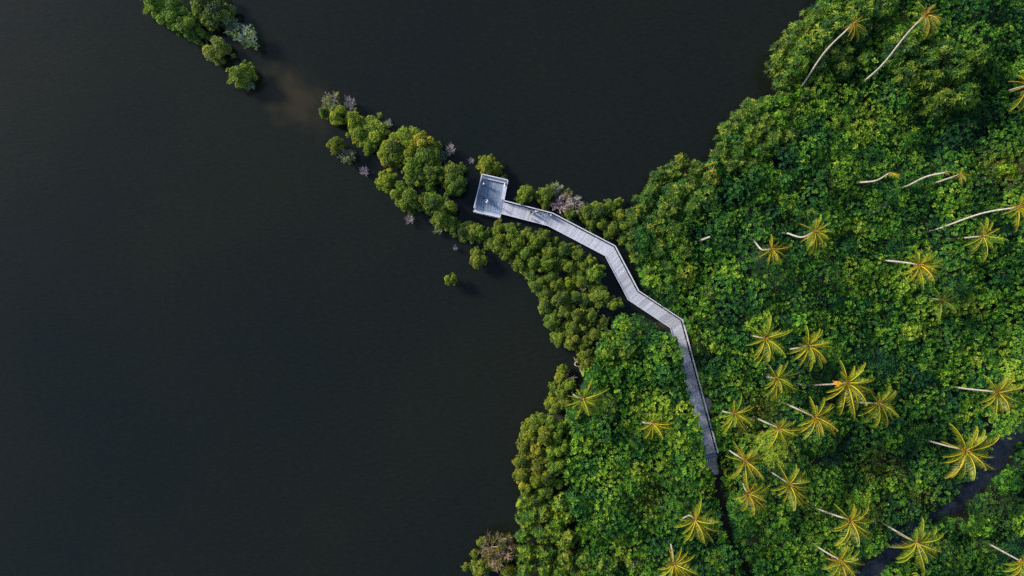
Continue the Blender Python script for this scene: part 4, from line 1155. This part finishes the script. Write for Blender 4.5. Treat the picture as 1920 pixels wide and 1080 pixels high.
def person(label, u, v, az, shirt, trousers, hair=(.012, .01, .009), hgt=1.68, pose='stand', long_hair=False, hat=None, dress=False, sleeve=.55, shorts=False):
    p = wp(u, v, DECK_Z + .9); z = DECK_Z + .016
    o = thing('person', label, 'person', (p.x, p.y, z), 'people on the jetty', math.radians(az) - PI / 2, (hgt / 1.72,) * 3)
    rnd = random.Random(int(u * 3 + v))
    st = .16 if pose == 'walk' else .03
    V = []; E = []; R = []
    def add(pt, r, par=None):
        V.append(Vector(pt)); R.append(r)
        if par is not None: E.append((par, len(V) - 1))
        return len(V) - 1
    lean = .10 if pose == 'rail' else .02
    pel = add((0, 0, .93), (.145, .10)); sp = add((0, lean * .3, 1.12), (.125, .09), pel); ch = add((0, lean * .8, 1.32), (.15, .105), sp)
    nk = add((0, lean + .01, 1.47), .055, ch); hb = add((0, lean + .03, 1.56), (.066, .078), nk); hd = add((0, lean + .035, 1.63), (.074, .092), hb); ht = add((0, lean + .02, 1.70), (.052, .065), hd)
    add((0, lean + .135, 1.60), .011, hb)
    for q in (-1, 1):
        add((q * .082, lean + .02, 1.60), .014, hd)
    arms = {}
    for q in (-1, 1):
        sh = add((q * .175, lean * .8, 1.40), .058, ch)
        if pose == 'rail' or (pose == 'photo'):
            el = (q * .23, lean + .20, 1.20); wr = (q * .14, lean + .42, 1.14 if pose == 'rail' else 1.40)
        else:
            sw = st * 1.1 * q
            el = (q * .235, sw * .6 - .02, 1.13); wr = (q * .25, sw + .06, .89)
        e_ = add(el, .042, sh); w_ = add(wr, .028, e_)
        d = (Vector(wr) - Vector(el)).normalized(); sd = d.orthogonal().normalized()
        lat = Vector((0, 1, 0)) if pose in ('stand', 'walk') else Vector((1, 0, 0))
        lat = (lat - d * lat.dot(d)).normalized(); cu = d.cross(lat) * q
        pm_ = add(Vector(wr) + d * .055, (.034, .016), w_)
        kn = add(Vector(wr) + d * .095, (.036, .013), pm_)
        for k, fl in enumerate((.070, .078, .072, .058)):
            a0 = Vector(wr) + d * .10 + lat * (-.030 + .020 * k)
            f1 = add(a0 + d * fl * .5, .0085, kn); add(a0 + d * fl * .9 - cu * .018, .0070, f1)
        t1 = add(Vector(wr) + d * .06 - lat * .042, .010, pm_); add(Vector(wr) + d * .095 - lat * .055, .0085, t1)
        arms[q] = (V[sh], V[e_], V[w_])
    legs = {}
    for q in (-1, 1):
        s_ = -st * q
        hp = add((q * .09, 0, .88), .090, pel); kn = add((q * .10, s_ * .6 + .02, .49), .058, hp); an = add((q * .10, s_ * 1.3 - (.05 if s_ < -.05 else 0), .085), .040, kn)
        fo = add((q * .105, s_ * 1.3 + .09, .045), (.042, .030), an); add((q * .11, s_ * 1.3 + .16, .035), (.038, .022), fo)
        legs[q] = (V[hp], V[kn], V[an])
    b = link('body', skin_mesh('person_body', V, E, R, M['skin']), o)
    # shirt
    SV = [V[pel] + Vector((0, 0, .0)), V[sp], V[ch], V[ch] + Vector((0, .005, .10))]; SE = [(0, 1), (1, 2), (2, 3)]; SR = [(.170, .130), (.158, .122), (.190, .145), (.115, .095)]
    for q in (-1, 1):
        i = len(SV); sh, el, wr = arms[q]
        SV += [sh, sh.lerp(el, sleeve if sleeve < 1 else 1)]; SE += [(2, i), (i, i + 1)]; SR += [.086, .064]
        if sleeve >= 1:
            SV.append(el.lerp(wr, .85)); SE.append((i + 1, i + 2)); SR.append(.045)
    if dress:
        k = len(SV); SV += [Vector((0, 0, .72)), Vector((0, 0, .48))]; SE += [(0, k), (k, k + 1)]; SR += [(.20, .16), (.25, .20)]
    link('dress' if dress else 'shirt', skin_mesh('shirt', SV, SE, SR, cloth(*shirt)), o)
    TV = [V[pel]]; TE = []; TR = [(.158, .118)]
    for q in (-1, 1):
        h_, k_, a_ = legs[q]; i = len(TV)
        TV += [h_, h_.lerp(k_, .9)]; TE += [(0, i), (i, i + 1)]; TR += [.104, .078]
        if not shorts:
            TV.append(k_.lerp(a_, .95)); TE.append((i + 1, i + 2)); TR.append(.058)
    link('trousers' if not shorts else 'shorts', skin_mesh('trousers', TV, TE, TR, cloth(*trousers)), o)
    # hair / hat / eyes
    hm = MB(); c = V[hd]
    hm.ball(c + Vector((0, -.018, .035)), .1, 12, 8, (.93, 1.04, .82))
    if long_hair:
        hm.tube([c + Vector((0, -.07, .03)), c + Vector((0, -.11, -.12)), c + Vector((0, -.12, -.30))], [.075, .07, .03], 8)
    link('hair', hm.mesh('hair', M['hair'], True), o)
    if hat:
        km = MB(); km.tube([c + Vector((0, -.01, .045)), c + Vector((0, -.01, .05)), c + Vector((0, -.01, .055)), c + Vector((0, -.01, .13)), c + Vector((0, -.01, .155))], [.19, .195, .115, .10, .05], 14)
        link('hat', km.mesh('hat', cloth(*hat), True), o)
    for q in (-1, 1):
        em = MB(); em.ball(c + Vector((q * .032, .088, -.005)), .011, 6, 5)
        link('eye', em.mesh('eye', M['hair'], True), o)
    lm = MB(); lm.ball(c + Vector((0, .088, -.085)), .02, 6, 5, (1, .35, .3)); link('mouth', lm.mesh('mouth', cloth('lip', (.25, .07, .06)), True), o)
    return o

WHITE = ('white', (.78, .78, .80)); BLACK = ('black', (.02, .02, .025)); NAVY = ('navy', (.03, .04, .08)); RED = ('red', (.62, .10, .08)); SKY = ('light_blue', (.28, .50, .78)); TEAL = ('teal', (.10, .25, .36))
GREY = ('grey', (.22, .22, .24)); BEIGE = ('beige', (.55, .42, .32)); DENIM = ('denim', (.06, .09, .17)); BLUE = ('bright_blue', (.10, .30, .62))
person('person in white shirt standing in the middle of the viewing platform', 914, 378, 160, WHITE, WHITE, pose='photo', sleeve=1)
person('person in black clothes facing the one in white on the platform', 907, 371, -30, BLACK, BLACK, sleeve=1)
person('person in dark grey clothes nearest the platform side rail, beside the one in black', 904, 366, 30, GREY, BLACK, sleeve=1)
person('person in dark clothes with pale cap alone in the upper corner of the platform', 908, 346, 150, BLACK, BLACK, pose='stand', sleeve=1, hat=('grey_cap', (.4, .43, .48)))
person('person in long pale dress at the bench end of the platform top corner', 946.5, 347, 30, ('pale_grey', (.7, .73, .78)), WHITE, pose='rail', long_hair=True, dress=True)
person('small child in beige top where the walkway joins the platform', 943, 391, 200, BEIGE, GREY, hgt=1.05, pose='walk', shorts=True)
person('person in black walking ahead of the one in teal', 995.5, 398, 165, BLACK, NAVY, pose='walk', long_hair=True)
person('person in teal shirt walking in the middle of the walkway group', 1002.5, 401, 165, TEAL, DENIM, pose='walk')
person('person in white top leaning on the handrail beside the one in teal', 1006.5, 397.5, 100, WHITE, BLACK, pose='rail')
person('child in cream top on the clear side of the walkway opposite the group', 997, 409, 150, ('cream', (.62, .52, .42)), BEIGE, hgt=1.15, pose='walk', shorts=True)
person('person in red shirt at the handrail next to the blue-hatted one', 1027.5, 402.5, 190, RED, NAVY, pose='stand')
person('person in light blue shirt and bright blue sun hat by the handrail', 1033.5, 404.5, 180, SKY, SKY, pose='walk', hat=BLUE)

# ------------------------------------------------------------------ light, sky, camera
SUN_EL, SUN_DIR = 28.5, Vector((-.87, .49, 0)).normalized()      # towards the sun
to_sun = Vector((SUN_DIR.x * math.cos(math.radians(SUN_EL)), SUN_DIR.y * math.cos(math.radians(SUN_EL)), math.sin(math.radians(SUN_EL))))
sl = bpy.data.lights.new('sun', 'SUN'); sl.energy = 1.5; sl.angle = math.radians(11); sl.color = (1.0, .91, .76)
so = bpy.data.objects.new('sun', sl); COL.objects.link(so); so.rotation_euler = (-to_sun).to_track_quat('-Z', 'Y').to_euler(); so.location = to_sun * 300
w = bpy.data.worlds.new('World'); scene.world = w; w.use_nodes = True
nt = w.node_tree; bg = nt.nodes['Background']
sky = nt.nodes.new('ShaderNodeTexSky'); sky.sky_type = 'NISHITA'; sky.sun_disc = False
sky.sun_elevation = math.radians(SUN_EL); sky.sun_rotation = math.atan2(SUN_DIR.x, SUN_DIR.y)
nt.links.new(sky.outputs[0], bg.inputs[0]); bg.inputs[1].default_value = .05

cd = bpy.data.cameras.new('camera'); cd.sensor_width = 36; cd.lens = 24.0; cd.clip_end = 6000; cd.clip_start = .5
co = bpy.data.objects.new('camera', cd); COL.objects.link(co); co.location = (0, 0, H); co.rotation_euler = (0, 0, 0)
scene.camera = co
vs = scene.view_settings; vs.view_transform = 'Standard'; vs.look = 'None'; vs.gamma = 1; vs.use_curve_mapping = False; vs.exposure = 2.16
scene.cycles.max_bounces = 6; scene.cycles.diffuse_bounces = 3; scene.cycles.transmission_bounces = 3
scene.cycles.use_denoising = False
